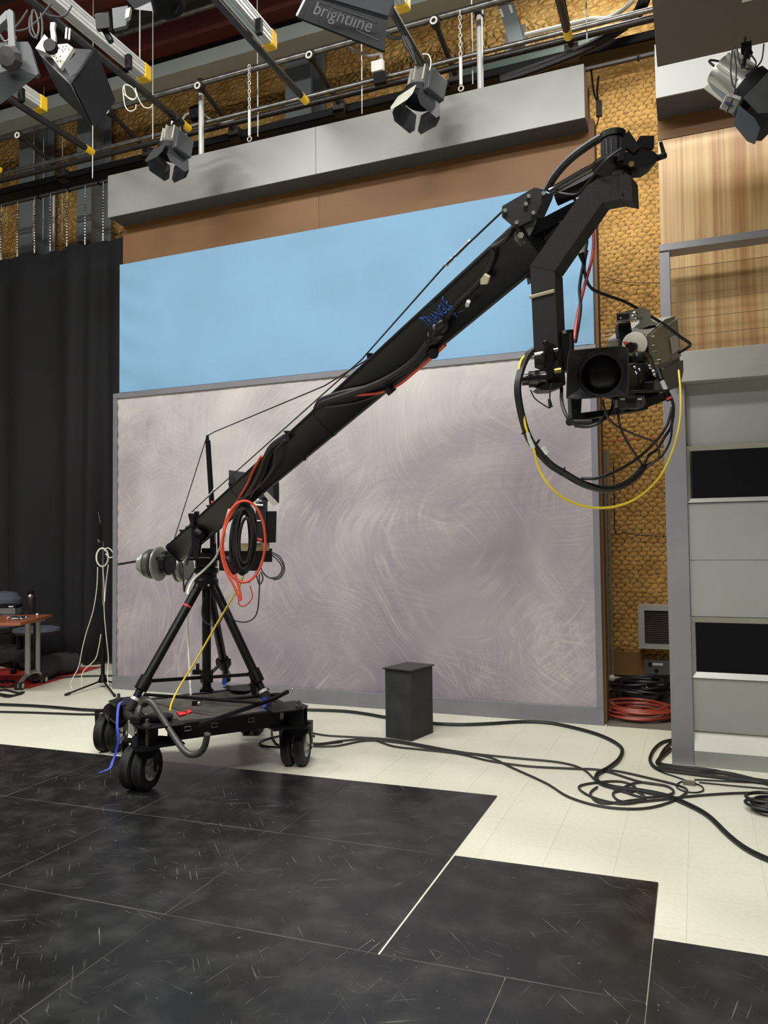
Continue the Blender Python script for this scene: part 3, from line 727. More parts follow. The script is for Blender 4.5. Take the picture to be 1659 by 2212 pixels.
# blue straps tying feet
def strap(name, label, pts, wdt, hw, m=BLUE, parent=None):
    P = cat_rom(pts, 6); vs = []
    for i, p in enumerate(P):
        vs += [p - hw * wdt / 2, p + hw * wdt / 2]
    n = len(P); th = FWD * .002
    mb = MB().add(vs + [v + th for v in vs], [(2 * i, 2 * i + 1, 2 * i + 3, 2 * i + 2) for i in range(n - 1)] + [(2 * n + 2 * i + 1, 2 * n + 2 * i, 2 * n + 2 * i + 2, 2 * n + 2 * i + 3) for i in range(n - 1)] + [(2 * i, 2 * i + 2, 2 * n + 2 * i + 2, 2 * n + 2 * i) for i in range(n - 1)] + [(2 * i + 3, 2 * i + 1, 2 * n + 2 * i + 1, 2 * n + 2 * i + 3) for i in range(n - 1)], 0, True)
    return one(name, label, 'strap', mb, m, 'blue ratchet straps on the dolly')
dA = px_of(feet[0])[2] - .06
strap('ratchet_strap', 'blue strap hanging from the front tripod foot down to the black floor', [dp(283, 1513, dA), dp(262, 1516, dA), dp(255, 1530, dA - .03), dp(253, 1570, dA - .1), dp(256, 1595, dA - .12), dp(250, 1625, dA - .12), dp(243, 1645, dA - .14), dp(236, 1660, dA - .18), dp(214, 1669, dA - .2)], .015, RT)
dB = px_of(feet[1])[2] - .07
for pts in ([(566, 1508), (570, 1516), (576, 1526), (577, 1538), (577, 1558)], [(584, 1510), (570, 1520), (562, 1530), (556, 1545), (552, 1572)]):
    pass
strap('ratchet_strap', 'blue strap wound round the right tripod foot and over the dolly rail', [dp(572, 1506, dB), dp(568, 1516, dB), dp(573, 1528, dB - .01), dp(577, 1538, dB - .03), dp(576, 1560, dB - .03)], .024, RT)
strap('strap_tail', 'short loose blue strap tail curling beside the right tripod foot', [dp(586, 1518, dB), dp(572, 1524, dB - .02), dp(562, 1536, dB - .05), dp(556, 1552, dB - .06), dp(551, 1571, dB - .06)], .012, (RT + UP).normalized())
dC = px_of(feet[2])[2] - .05
strap('ratchet_strap', 'blue strap hanging from the rear tripod foot behind the column', [dp(486, 1462, dC), dp(484, 1478, dC), dp(494, 1482, dC), dp(495, 1500, dC)], .03, RT)

# ================================================================== JIB ARM
A0 = dp(380, 1192, 5.60); A1 = dp(1152, 518, 2.42)
AX = (A1 - A0).normalized(); AL = (A1 - A0).length; mid = (A0 + A1) / 2
NF = (EYE - mid); NF = (NF - AX * NF.dot(AX)).normalized(); BF = AX.cross(NF)
if BF.z < 0: BF = -BF
jib = thing('jib_arm', 'long black triangular crane arm reaching up to the right over the studio', 'crane', (ap.x, ap.y, ap.z + .12))
def sec(c, W=.158, r=.022, k=5):
    # rounded triangle, flat face towards NF, apex away
    cor = [(W / 2 - r, .02, 90, -30), (-(W / 2 - r), .02, 270 , 150), (0, -.10, 210 + 120, 210)]
    pts = []
    for (bx, nx_), (a0, a1) in (((W / 2 - r, .0), (90, -30)), ((0, -.085), (-30, -150)), ((-(W / 2 - r), .0), (-150, -270))):
        for i in range(k + 1):
            a_ = rad(a0 + (a1 - a0) * i / k)
            pts.append(c + BF * (bx + r * cos(a_)) + NF * (nx_ + r * sin(a_)))
    return pts
def armpt(t, b=0, n=0): return A0 + AX * (AL * t) + BF * b + NF * n
def seg_tube(t0, t1, W=.158, r=.022):
    s0 = sec(armpt(t0), W, r); s1 = sec(armpt(t1), W, r); n = len(s0); mb = MB()
    mb.add(s0 + s1, [(k, (k + 1) % n, (k + 1) % n + n, k + n) for k in range(n)], 0, True)
    mb.add(s0 + s1, [tuple(range(n)), tuple(range(2 * n - 1, n - 1, -1))]); return mb
seg_tube(0, .335).build('arm_section', TUBE, jib)
seg_tube(.3365, 1.0).build('arm_section', TUBE, jib)
for t in (0.334, .62): seg_tube(t, t + .004, .1615, .0235).build('joint_band', BLK, jib)
def tof(px): # parameter along arm from px x
    lo, hi = -.1, 1.2
    for _ in range(40):
        m_ = (lo + hi) / 2
        if px_of(armpt(m_))[0] < px: lo = m_
        else: hi = m_
    return lo
# lettering
tl = tof(962); o_ = armpt(tl, .022, .0235)
def arch(x, y): return (x * 1.0, y * (1.15 + .25 * (x / 1.9) ** 2) + .10 * (x / 1.9) ** 2)
lt = MB(); lt.text('TRIANGLE', o_, AX, BF, .034, .0006, 0, lambda x, y: (x * 1.0 - .25 * y, y * (1.5 + .5 * (x / 2) ** 2) + .25 * (x / 2) ** 2))
lt.text('T', armpt(tof(984), -.022, .0235), AX, BF, .028, .0006, 0)
lt.build('arm_lettering', mat('arm_blue', (34, 96, 214), .5), jib)
MB().text('Jimmy Jib', armpt(tof(955), .062, .0225), AX, BF, .022, .0006, 0).build('arm_lettering', mat('arm_blue_faint', (30, 42, 84), .5), jib)
# end cap, weights
MB().prism(sec(armpt(-.004), .166, .026), AX * -.02).build('end_cap', BLK, jib)
wb0 = armpt(.0) - BF * .03; wa = -RT * .92 + UP * .0 - FWD * -.1
wa = (-RT + FWD * .28).normalized()
MB().cyl(wb0 + wa * .02, dp(256, 1219, px_of(wb0 + wa * .5)[2]), .0085, n=10).build('weight_bar', BLK, jib)
WGT = mat('weight_plate', (150, 150, 142), .4, .5)
wd = px_of(wb0)[2] + .1
wc0 = dp(378, 1215, wd - .02)
for (x, R_, th, m_) in ((346, .127, .016, WGT), (334, .110, .045, mat('weight_dark', (84, 84, 80), .4, .5)), (319, .096, .02, WGT), (311, .068, .03, WGT)):
    c0 = dp(x, 1218, wd); MB().lathe([(R_ * .9, 0), (R_, th * .2), (R_, th * .8), (R_ * .9, th)], c0, wa, 24).build('counterweight', m_, jib)
MB().lathe([(.08, 0), (.092, .01), (.092, .045), (.07, .055)], dp(369, 1216, wd), wa, 24).build('counterweight', BLK, jib)
for (x, R_, th, m_) in ((398, .10, .03, WGT), (408, .09, .02, mat('weight_mid', (120, 120, 112), .4, .5)), (388, .105, .012, WGT)):
    c0 = dp(x, 1228, wd + .22); MB().lathe([(R_ * .9, 0), (R_, th * .2), (R_, th * .8), (R_ * .9, th)], c0, wa, 24).build('counterweight', m_, jib)
# pivot fork at tripod top
pv = V((ap.x, ap.y, ap.z + .12))
MB().cyl(pv, pv + ZV * .05, .075, n=24).ob(pv + ZV * .055, RT, FWD, ZV, .24, .16, .012).ob(pv + ZV * .085, RT, FWD, ZV, .22, .13, .03).build('pivot_base', BLK, jib)
mt = tof(437); pc = armpt(mt)
for sg, y0 in ((1, 1118), (-1, 1118)):
    base = pv + ZV * .06 - RT * .10 * 1 - NF * (-.05) if sg > 0 else pv + ZV * .06 + RT * .06 + FWD * .12
    tp_ = armpt(mt, .0, .05) if sg > 0 else armpt(mt + .012, 0, -.13)
    MB().beam(base, tp_ + ZV * .0, .04, .012, up=RT).build('pivot_fork', BLK, jib)
f_ = armpt(mt, 0, .06)
MB().lathe([(.05, 0), (.055, .01), (.05, .03), (.03, .035)], armpt(mt, -.02, .03), NF, 18).build('pivot_bearing', BLK, jib)
dk = px_of(f_)[2]
MB().prism([dp(414, 1130, dk), dp(432, 1126, dk), dp(432, 1170, dk), dp(428, 1205, dk), dp(418, 1208, dk), dp(413, 1160, dk)], -NF * .02).build('brake_plate', BLK, jib)
MB().lathe([(.028, 0), (.032, .01), (.02, .06), (.014, .085)], dp(417, 1109, dk), -ZV, 12).ob(dp(425, 1112, dk), RT, UP, FWD, .03, .045, .02).build('brake_knob', BLK, jib)
MB().cyl(dp(405, 1140, dk), dp(418, 1134, dk), .008).ball(dp(404, 1140, dk), .012).build('tension_lever', BLK, jib)
for k, (x, y) in enumerate(((460, 1155), (461, 1180))):
    MB().beam(dp(x, y - 6, 5.36), dp(x, y + 42, 5.36), .05, .03, up=RT).build('side_upright', BLK, jib)
MB().cyl(dp(461, 1152, 5.33), dp(461, 1147, 5.33), .014).build('knob', REDT, jib)
MB().lathe([(.03, 0), (.035, .02), (.03, .03)], pv + ZV * .10, ZV, 12).build('level_knob', BLK, jib)
# stay mast and wires
mtop = dp(447, 945, 5.42); mbot = dp(459, 1110, 5.42)
m_ = MB().cyl(mbot, dp(449, 952, 5.42), .0185, n=14).build('stay_mast', TUBE, jib)
MB().cyl(dp(459, 1087, 5.42), dp(458.7, 1082, 5.42), .0192, n=14, cap=False).build('tape_band', REDT, m_)
MB().cyl(dp(449, 953, 5.42), dp(448, 941, 5.42), .010, n=10).ball(dp(448, 940, 5.42), .008, m=1).build('mast_tip', [BLK, CHR], m_)
def wire(pts, r=.0035, m=CAB, nm='stay_wire'): return MB().tube([dp(*p) for p in pts], r, 6, 0, sub=1).build(nm, m, jib)
wire([(447, 942, 5.42), (376, 1166, 5.60)])
wire([(449, 941, 5.42), (463, 933, 5.2), (700, 834, 3.95), (850, 742, 3.45), (862, 735, 3.4)])
wire([(414, 1106, 5.2), (455, 1068, 5.0), (500, 1028, 4.75), (780, 778, 3.5), (960, 575, 2.82), (1086, 456, 2.43)])
for pa, pb in (((452, 1070, 5.02), (462, 1058, 4.96)), ((965, 572, 2.81), (976, 560, 2.78)), ((986, 551, 2.76), (1014, 522, 2.66))):
    MB().cyl(dp(*pa), dp(*pb), .0055, n=8).ball(dp(*pa), .007).ball(dp(*pb), .007).build('turnbuckle', ALU, jib)
MB().cyl(dp(376, 1168, 5.6), dp(371, 1178, 5.62), .008).cyl(dp(372, 1165, 5.6), dp(380, 1165, 5.6), .005).build('wire_anchor', CHR, jib)
for x, y in ((393, 1150), (452, 1097), (500, 1050), (621, 937), (656, 990), (799, 770)):
    t = tof(x); z_ = px_of(armpt(t))[2]
    MB().cyl(dp(x, y + 5, z_), dp(x, y - 3, z_), .013, n=10).cyl(dp(x - 1, y - 3, z_), dp(x - 1, y - 6, z_), .017, n=10).build('arm_bolt', BLKM, jib)

# ---- head end
hd = 2.42
pl = [(1154, 405), (1180, 410), (1177, 421), (1154, 472), (1115, 492), (1085, 467), (1085, 445)]
MB().prism([dp(x, y, hd - .02) for x, y in pl], FWD * .008).build('side_plate', mat('brushed_black_plate', (54, 54, 55), .4, .3, .15, 4, stretch=(1, 1, 20)), jib, bevel=.001)
MB().prism([dp(x + 16, y + 10, hd + .16) for x, y in pl], FWD * .008).build('side_plate', BLK, jib)
pl2 = [(1112, 501), (1131, 489), (1160, 476), (1154, 490), (1138, 524), (1125, 531), (1112, 518)]
MB().prism([dp(x, y, hd - .005) for x, y in pl2], FWD * .008).build('lug_plate', mat('lug_grey', (92, 92, 88), .4, .4), jib)
for x, y in ((1142, 423), (1136, 440), (1091, 454), (1152, 459), (1116, 480), (1174, 417)):
    MB().cyl(dp(x, y, hd - .036), dp(x, y, hd - .02), .0065, n=6).build('plate_bolt', CHR, jib)
MB().cyl(dp(1125, 508, hd - .028), dp(1125, 508, hd - .004), .010, n=6).build('plate_bolt', CHR, jib)
MB().beam(armpt(.99, .03, -.03), dp(1240, 452, hd + .10), .10, .035, up=UP).build('tie_beam', BLK, jib)
MB().prism([dp(x, y, hd + .03) for x, y in ((1160, 470), (1225, 485), (1210, 525), (1190, 575), (1150, 600), (1140, 530))], FWD * .08).build('end_block', BLK, jib)
MB().tube([dp(1187, 415, 2.45), dp(1260, 372, 2.42), dp(1312, 345, 2.4)], .012, 10, sub=1).build('level_rod', mat('bright_rod', (96, 96, 96), .25, .8), jib)
MB().tube([dp(1200, 428, 2.5), dp(1265, 398, 2.46), dp(1318, 362, 2.44)], .026, 10, sub=1).build('link_tube', BLK, jib)
# drop arm box beam
DD = 2.24; back = (FWD * .055 + RT * .036)
lo_ = [(1155, 795), (1207, 795), (1198, 585), (1145, 574)]
up_ = [(1145, 574), (1198, 585), (1301, 437), (1338, 430), (1336, 375), (1291, 386), (1267, 402)]
MB().prism([dp(x, y, DD) for x, y in up_], back).build('drop_arm_upper', GRIT, jib, bevel=.002)
MB().prism([dp(x, y + (1 if y < 600 else 0), DD) for x, y in lo_], back).build('drop_arm_lower', GRIT, jib, bevel=.002)
MB().prism([dp(x, y, DD - .006) for x, y in ((1337, 368), (1363, 380), (1366, 434), (1337, 429))], back * 1.1).build('corner_block', GRIT, jib, bevel=.002)
for y in (373, 421): MB().cyl(dp(1345, y, DD - .008), dp(1345, y, DD - .002), .004, n=8).build('set_screw', BLK, jib)
for k in (0, 1):
    q = [dp(1143, 641 + 2.5 * k, DD - .003), dp(1195, 627 + 3 * k, DD - .004), dp(1213, 633 + 3 * k, DD + .055), ]
    MB().tube(q, .0035, 6, 0, sub=1).build('cord_band', mat('tan_cord', (168, 158, 134), .6), jib)
# pan motor
pc_ = dp(1325, 352, DD + .06)
MB().cyl(pc_ - ZV * .01, pc_ + ZV * .0, .062, n=28).build('pan_disc', BLK, jib)
pm = MB().cyl(pc_, pc_ + ZV * .07, .034, n=20).build('pan_motor', BLKM, jib)
for q in range(9):
    a_ = pi + q * pi / 8; MB().cyl(pc_ + RT * .034 * cos(a_) + FWD * .034 * sin(a_) + ZV * .008, pc_ + RT * .034 * cos(a_) + FWD * .034 * sin(a_) + ZV * .062, .0035, n=6).build('cooling_fin', mat('fin', (70, 70, 72), .3, .5), pm)
MB().cyl(pc_ + ZV * .07, pc_ + ZV * .088, .038, n=20).build('motor_cap', BLK, pm)
hh = DD - .01
MB().prism([dp(x, y, hh) for x, y in ((1334, 352), (1351, 330), (1372, 318), (1392, 322), (1412, 327), (1425, 338), (1418, 350), (1400, 361), (1375, 362), (1350, 356))], FWD * .07).build('gear_housing', BLK, jib, bevel=.003)
MB().prism([dp(x, y, hh - .006) for x, y in ((1336, 346), (1343, 300), (1358, 281), (1374, 305), (1382, 318), (1370, 330), (1352, 318), (1348, 345))], FWD * .014).build('bracket_tape', BLKM, jib)
MB().prism([dp(x, y, hh + .05) for x, y in ((1350, 322), (1359, 284), (1375, 316))], FWD * .01).build('bracket_fin', BLKM, jib)
MB().ob(dp(1392, 315, hh + .03), RT, UP, FWD, .04, .035, .05).cyl(dp(1396, 309, hh + .02), dp(1403, 308, hh + .02), .004, m=1).build('limit_switch', [BLK, CHR], jib)
MB().cyl(dp(1364, 354, hh - .004), dp(1364, 354, hh + .001), .008, n=12).build('brass_plug', mat('brass', (120, 92, 50), .5, .5), jib)
MB().cyl(dp(1420, 341, hh), dp(1438, 335, hh), .009, n=10).cyl(dp(1435, 336, hh), dp(1427, 307, hh), .0065, .005, n=10).build('locking_lever', BLK, jib)
MB().cyl(dp(1341, 400, DD + .03) , dp(1341, 375, DD + .03), .03, n=16).build('yaw_shaft', BLK, jib)
# tilt end at the bottom of the drop arm
MB().prism([dp(x, y, DD - .01) for x, y in ((1176, 740), (1198, 744), (1194, 818), (1178, 822))], FWD * .05 + RT * .02).build('tilt_plate', BLK, jib, bevel=.002)
MB().prism([dp(x, y, DD - .0) for x, y in ((1186, 745), (1216, 752), (1222, 830), (1205, 838), (1186, 828))], FWD * .06).build('tilt_housing', BLK, jib)
tm_ = MB(); c0 = dp(1180, 818, DD + .01); ta = (-RT + FWD * .2 - UP * .02).normalized()
tm_.lathe([(.026, 0), (.026, .03), (.024, .034), (.024, .05), (.017, .052), (.017, .070), (.0001, .070)], c0, ta, 22)
tm_.build('tilt_motor', mat('gloss_black', (22, 22, 23), .2), jib)
MB().prism([dp(x, y, DD - .02) for x, y in ((1160, 838), (1180, 828), (1214, 826), (1220, 832), (1195, 842), (1170, 843))], FWD * .07).build('motor_tray', BLKM, jib)
MB().cyl(dp(1154, 766, DD - .016), dp(1176, 762, DD - .016), .0055, n=10).cyl(dp(1196, 757, DD - .016), dp(1205, 755, DD - .016), .0055, n=10).build('clamp_bolt', CHR, jib)
MB().beam(dp(1174, 769, DD - .025), dp(1180, 744, DD - .025), .008, .010, up=FWD).ball(dp(1178, 740, DD - .025), .008).build('clamp_lever', BLKM, jib)
MB().cyl(dp(1197, 802, DD - .02), dp(1211, 800, DD - .02), .0075, .0085, n=14).build('brass_knob', mat('brass_knob', (176, 142, 80), .35, .8), jib)
MB().prism([dp(x, y, DD + .0) for x, y in ((1212, 714), (1239, 711), (1242, 800), (1214, 800))], FWD * .04).build('rear_post', BLK, jib, bevel=.001)
MB().prism([dp(x, y, DD - .001) for x, y in ((1229, 720), (1234, 720), (1236, 795), (1231, 795))], FWD * -.003).build('post_slot', mat('slot_dark', (10, 10, 10), .8), jib)
MB().cyl(dp(1219, 717, DD - .004), dp(1219, 717, DD + .001), .006, n=10).build('post_bolt', CHR, jib)

# ================================================================== BROADCAST CAMERA
Hc = dp(1291, 806, 2.12); bx = (FWD * cos(rad(31)) + RT * sin(rad(31)) + UP * .03).normalized(); sx = (RT * cos(rad(31)) - FWD * sin(rad(31))).normalized(); uz = bx.cross(sx); uz = -uz if uz.z < 0 else uz
bc = thing('broadcast_camera', 'grey and black broadcast camera with square lens hood hanging under the crane head', 'camera', (Hc + bx * .4))
def K(u, w_, z): return Hc + bx * u + sx * w_ + uz * z
def hexK(p0, p1, mb=None, m=0):  # p0 rear? each = (u, w0,w1,z0,z1)
    mb = mb or MB(); (u0, a0, a1, c0, c1), (u1, b0, b1, d0, d1) = p0, p1
    return mb.hexa([K(u0, a0, c0), K(u0, a1, c0), K(u1, b1, d0), K(u1, b0, d0), K(u0, a0, c1), K(u0, a1, c1), K(u1, b1, d1), K(u1, b0, d1)], m)
# hood faces nearly the viewer
hf = (EYE - Hc); hf = (hf * .8 - bx * hf.length * .9).normalized(); hr = RT - hf * RT.dot(hf); hr.normalize(); hu = hr.cross(-hf); hu = -hu if hu.z < 0 else hu
def HQ(x, y, d): return Hc + hr * x + hu * y - hf * d
w2, h2 = .084, .068
hood = MB(); n = 0
out = [(-w2, -h2 - .004), (w2, -h2 + .005), (w2 - .004, h2 + .005), (0, h2 + .001), (-w2, h2 - .004)]
rr = lambda s, d: [HQ(x * s, y * s, d) for x, y in out]
A = rr(1.0, 0); Bq = rr(.965, -.0); Ci = rr(.80, .05); Do = rr(.78, .10)
L5 = 5
hood.add(A + Bq, [(k, (k + 1) % L5, (k + 1) % L5 + L5, k + L5) for k in range(L5)])
nn = 28; circ = [HQ(.0645 * cos(2 * pi * k / nn), .0645 * sin(2 * pi * k / nn), .03) for k in range(nn)]
# funnel: from polygon to circle using matched samples
def on_poly(s, ang, d):
    X, Y = cos(ang), sin(ang); best = None
    for i in range(L5):
        (x1, y1), (x2, y2) = out[i], out[(i + 1) % L5]; x1 *= s; y1 *= s; x2 *= s; y2 *= s
        den = X * (y2 - y1) - Y * (x2 - x1)
        if abs(den) < 1e-9: continue
        t = (x1 * (y2 - y1) - y1 * (x2 - x1)) / den; q = (x1 * Y - y1 * X) / den
        if t > 0 and -1e-6 <= q <= 1 + 1e-6: best = t if best is None else min(best, t)
    return HQ(X * best, Y * best, d)
pg = [on_poly(.965, 2 * pi * k / nn, -.0) for k in range(nn)]; po = [on_poly(1, 2 * pi * k / nn, 0) for k in range(nn)]; pb_ = [on_poly(.80, 2 * pi * k / nn, .10) for k in range(nn)]
hood = MB()
q4 = [(k, (k + 1) % nn, (k + 1) % nn + nn, k + nn) for k in range(nn)]
hood.add(po + pg, q4); hood.add(pg + circ, q4); hood.add(pb_ + po, q4)
hood.build('lens_hood', mat('hood_black', (26, 26, 27), .45), bc)
ln = MB(); ax_ = -hf
ln.lathe([(.0645, .0), (.0645, .02), (.060, .021), (.060, .03), (.056, .031), (.056, .05)], HQ(0, 0, .03), ax_, 32, cap=False)
ln.build('lens_ring', BLK, bc)
MB().lathe([(.056, .0), (.04, -.008), (.02, -.012), (.0001, -.013)], HQ(0, 0, .078), ax_, 28).build('lens_glass', mat('lens_glass', (8, 9, 14), .3, 0, .02, spec=.3), bc)
MB().lathe([(.056, 0), (.056, .12), (.048, .13), (.048, .24), (.04, .26)], K(.10, 0, 0), bx, 24).build('lens_barrel', BLK, bc)
# body
BODY = mat('camera_grey', (116, 114, 102), .42, .1, .05)
def Q(x, y, d): return dp(x, y, d)
def side(pts, off, th):   # pts px on the side face, depth follows the face
    P = []
    for x, y in pts:
        d_ = 2.46 + (x - 1400) * .0053; P.append(dp(x, y, d_) + sx * off)
    return MB().prism(P, sx * th)
side([(1397, 724), (1436, 690), (1458, 682), (1466, 740), (1470, 800), (1462, 836), (1424, 850), (1410, 852), (1404, 800)], 0, -.125).build('body', BODY, bc, bevel=.006)
side([(1402, 724), (1432, 698), (1440, 712), (1444, 778), (1412, 792), (1406, 768)], .0005, .004).build('side_door', mat('camera_grey_warm', (122, 114, 94), .42), bc, bevel=.0015)
side([(1442, 700), (1459, 688), (1464, 735), (1467, 770), (1450, 778), (1446, 740)], .0005, .006).build('side_door', BODY, bc, bevel=.002)
side([(1412, 806), (1469, 778), (1470, 802), (1463, 835), (1425, 849), (1414, 845)], .0005, .010).build('lower_housing', mat('camera_dark_grey', (78, 76, 70), .5), bc, bevel=.003)
side([(1442, 730), (1459, 722), (1463, 755), (1448, 765)], .0067, .0006).build('paper_label', mat('paper_label', (166, 164, 152), .6), bc)
c_0 = dp(1449, 710, 2.72) + sx * .009; MB().text('SONY', c_0, (dp(1459, 704, 2.77) - dp(1440, 713, 2.67)), UP, .014, .0006).build('maker_lettering', mat('badge', (170, 168, 156), .4), bc)
side([(1454, 811), (1460, 809), (1461, 819), (1455, 821)], .0107, .0006).build('small_tag', WHT, bc)
for x, y, r_ in ((1407, 748, .006), (1411, 762, .009), (1421, 780, .010), (1417, 787, .007), (1426, 798, .006), (1406, 728, .004)): MB().lathe([(r_, 0), (r_, .006), (r_ * .5, .007), (.0001, .003)], dp(x, y, 2.46 + (x - 1400) * .0053) + sx * .004, sx, 12).build('socket', CHR, bc)
MB().prism([Q(1340, 728, 2.44), Q(1392, 722, 2.44), Q(1399, 732, 2.44), Q(1406, 800, 2.44), Q(1404, 850, 2.44), Q(1340, 850, 2.44)], FWD * .02).build('front_plate', BLK, bc, bevel=.003)
MB().prism([Q(1338, 724, 2.46), Q(1352, 712, 2.5), Q(1420, 700, 2.62), Q(1436, 690, 2.66), Q(1398, 722, 2.46)], FWD * .01 - UP * .01).build('top_cover', BODY, bc)
ax2 = (-FWD * .93 - RT * .3).normalized()
MB().lathe([(.038, 0), (.038, .008), (.034, .010), (.0001, .011)], Q(1371, 744, 2.43), ax2, 30).build('filter_disc', mat('disc_cream', (196, 190, 176), .5), bc)
MB().prism([Q(1346, 738, 2.41), Q(1355, 738, 2.41), Q(1357, 748, 2.41), Q(1352, 748, 2.41)], FWD * .004).build('red_mark', REDT, bc)
MB().cyl(Q(1362, 750, 2.42), Q(1362, 751, 2.38), .016, n=18).cyl(Q(1370, 748, 2.42), Q(1362, 751, 2.40), .012).build('filter_knob', BLK, bc)
MB().prism([Q(x, y, 2.54) for x, y in ((1350, 672), (1386, 664), (1405, 669), (1406, 690), (1424, 700), (1402, 704), (1378, 714), (1372, 706), (1388, 692), (1388, 684), (1352, 690))], FWD * .035).build('handle', BODY, bc, bevel=.003)
MB().prism([Q(x, y, 2.45) for x, y in ((1336, 698), (1362, 696), (1365, 716), (1362, 728), (1338, 728), (1335, 712))], FWD * .03).build('viewfinder_arm', BLK, bc, bevel=.002)
MB().ob(Q(1346, 685, 2.44), hr, hu, hf, .036, .020, .03).build('accessory_shoe', BLKM, bc, bevel=.002)
MB().ob(Q(1346, 678, 2.44), hr, hu, hf, .040, .004, .032).ob(Q(1346, 694, 2.44), hr, hu, hf, .040, .004, .032).ball(Q(1341, 687, 2.41), .003).build('shoe_rails', CHR, bc)
MB().ball(Q(1371, 678, 2.5), .009).ball(Q(1373, 690, 2.5), .008).ball(Q(1367, 684, 2.5), .007).build('knurled_screws', CHR, bc)
MB().lathe([(.0001, 0), (.016, .004), (.022, .018), (.022, .07), (.018, .075)], Q(1376, 771, 2.36), (FWD * .8 + RT * .5), 20).build('zoom_motor', mat('gloss_black', (16, 16, 17), .2), bc)
MB().lathe([(.03, 0), (.036, .006), (.036, .03), (.028, .04)], Q(1368, 812, 2.38), ax2, 22).build('focus_ring', BLK, bc)
MB().tube([Q(1386, 803, 2.36), Q(1391, 810, 2.36), Q(1388, 820, 2.36), Q(1382, 826, 2.36)], .003, 6).build('white_band', WHT, bc)
tx, ty_ = (hr + hu * .65), (hu - hr * .65)
MB().ob(Q(1367, 809, 2.33), tx, ty_, hf, .026, .011, .002).build('tape_tag', mat('tape_white', (200, 196, 186), .6), bc)
MB().text('08D', Q(1367, 809, 2.327), tx, ty_, .011, .001).build('tag_lettering', BLK, bc)
MB().ob(Q(1378, 795, 2.38), hr, hu, hf, .055, .026, .03).build('servo_bracket', BLK, bc, bevel=.002)
MB().ball(Q(1371, 794, 2.34), .006).ball(Q(1381, 799, 2.34), .006).ball(Q(1403, 793, 2.38), .009).build('bracket_screws', CHR, bc)
MB().ob(Q(1380, 838, 2.40), hr, hu, hf, .09, .035, .06).build('servo_box', BLK, bc, bevel=.004)
MB().cyl(Q(1411, 812, 2.40), Q(1416, 816, 2.44), .015, n=14).ball(Q(1412, 806, 2.38), .013, m=1).build('servo_drive', [BLK, CHR], bc)
MB().cyl(Q(1421, 799, 2.38), Q(1429, 822, 2.36), .009, n=12).cyl(Q(1429, 822, 2.36), Q(1438, 842, 2.36), .0075, m=1).cyl(Q(1438, 842, 2.36), Q(1446, 866, 2.36), .009).cyl(Q(1444, 858, 2.355), Q(1446, 862, 2.355), .0095, m=2).build('cable_plug', [BLK, STL, REDT], bc)
for R__, d_ in ((.0645, .032), (.0602, .05), (.0562, .062)): MB().ring(HQ(0, 0, d_), hf, R__, .0016, 40, 6).build('lens_ridge', mat('ridge', (46, 46, 48), .3), bc)
# cradle: base bar with raised lettering
cb = MB(); d0, d1 = 2.16, 2.30
fr = [dp(1246, 893, d0), dp(1400, 873, d1), dp(1400, 884, d1), dp(1246, 907, d0)]
cb.prism(fr, FWD * .05 + UP * .0); cb.build('cradle_bar', BLKM, bc, bevel=.001)
xd = (fr[1] - fr[0]).normalized(); yd = (fr[0] - fr[3]).normalized()
MB().text('JIMMY  JIB', (fr[0] + fr[1] + fr[2] + fr[3]) / 4 + FWD * -.002, xd, yd, .017, .0025, 0, lambda x, y: (x * 1.15 + .3 * y, y)).build('cradle_lettering', mat('emboss', (120, 120, 122), .4, .4), bc)
MB().prism([dp(x, y, 2.17) for x, y in ((1233, 852), (1257, 856), (1254, 915), (1236, 912))], FWD * .04).build('cradle_upright', BLK, bc, bevel=.002)
MB().prism([dp(x, y, 2.17) for x, y in ((1252, 908), (1296, 903), (1293, 910), (1275, 918), (1250, 920))], FWD * .05).build('cradle_foot', BLK, bc)
MB().cyl(dp(1232, 911, 2.155), dp(1277, 911, 2.15), .008, n=10).ball(dp(1231, 911, 2.155), .012).build('cradle_lever', BLKM, bc)
MB().prism([dp(x, y, 2.22) for x, y in ((1332, 862), (1340, 855), (1392, 855), (1395, 868), (1390, 880), (1336, 882))], FWD * .06).build('battery_mount', mat('batt', (50, 50, 50), .4), bc, bevel=.003)
MB().ob(dp(1363, 866, 2.215), hr, hu, hf, .03, .012, .006).ob(dp(1345, 862, 2.215), hr, hu, hf, .012, .004, .004, 1).ob(dp(1382, 862, 2.215), hr, hu, hf, .012, .004, .004, 1).build('mount_clip', [BLK, STL], bc)
MB().prism([dp(x, y, 2.36) for x, y in ((1392, 862), (1438, 846), (1440, 864), (1398, 880))], FWD * .10).build('sliding_plate', BLK, bc, bevel=.002)
MB().prism([dp(x, y, 2.42) for x, y in ((1345, 845), (1425, 845), (1425, 862), (1345, 866))], FWD * .10).build('riser', BLK, bc)
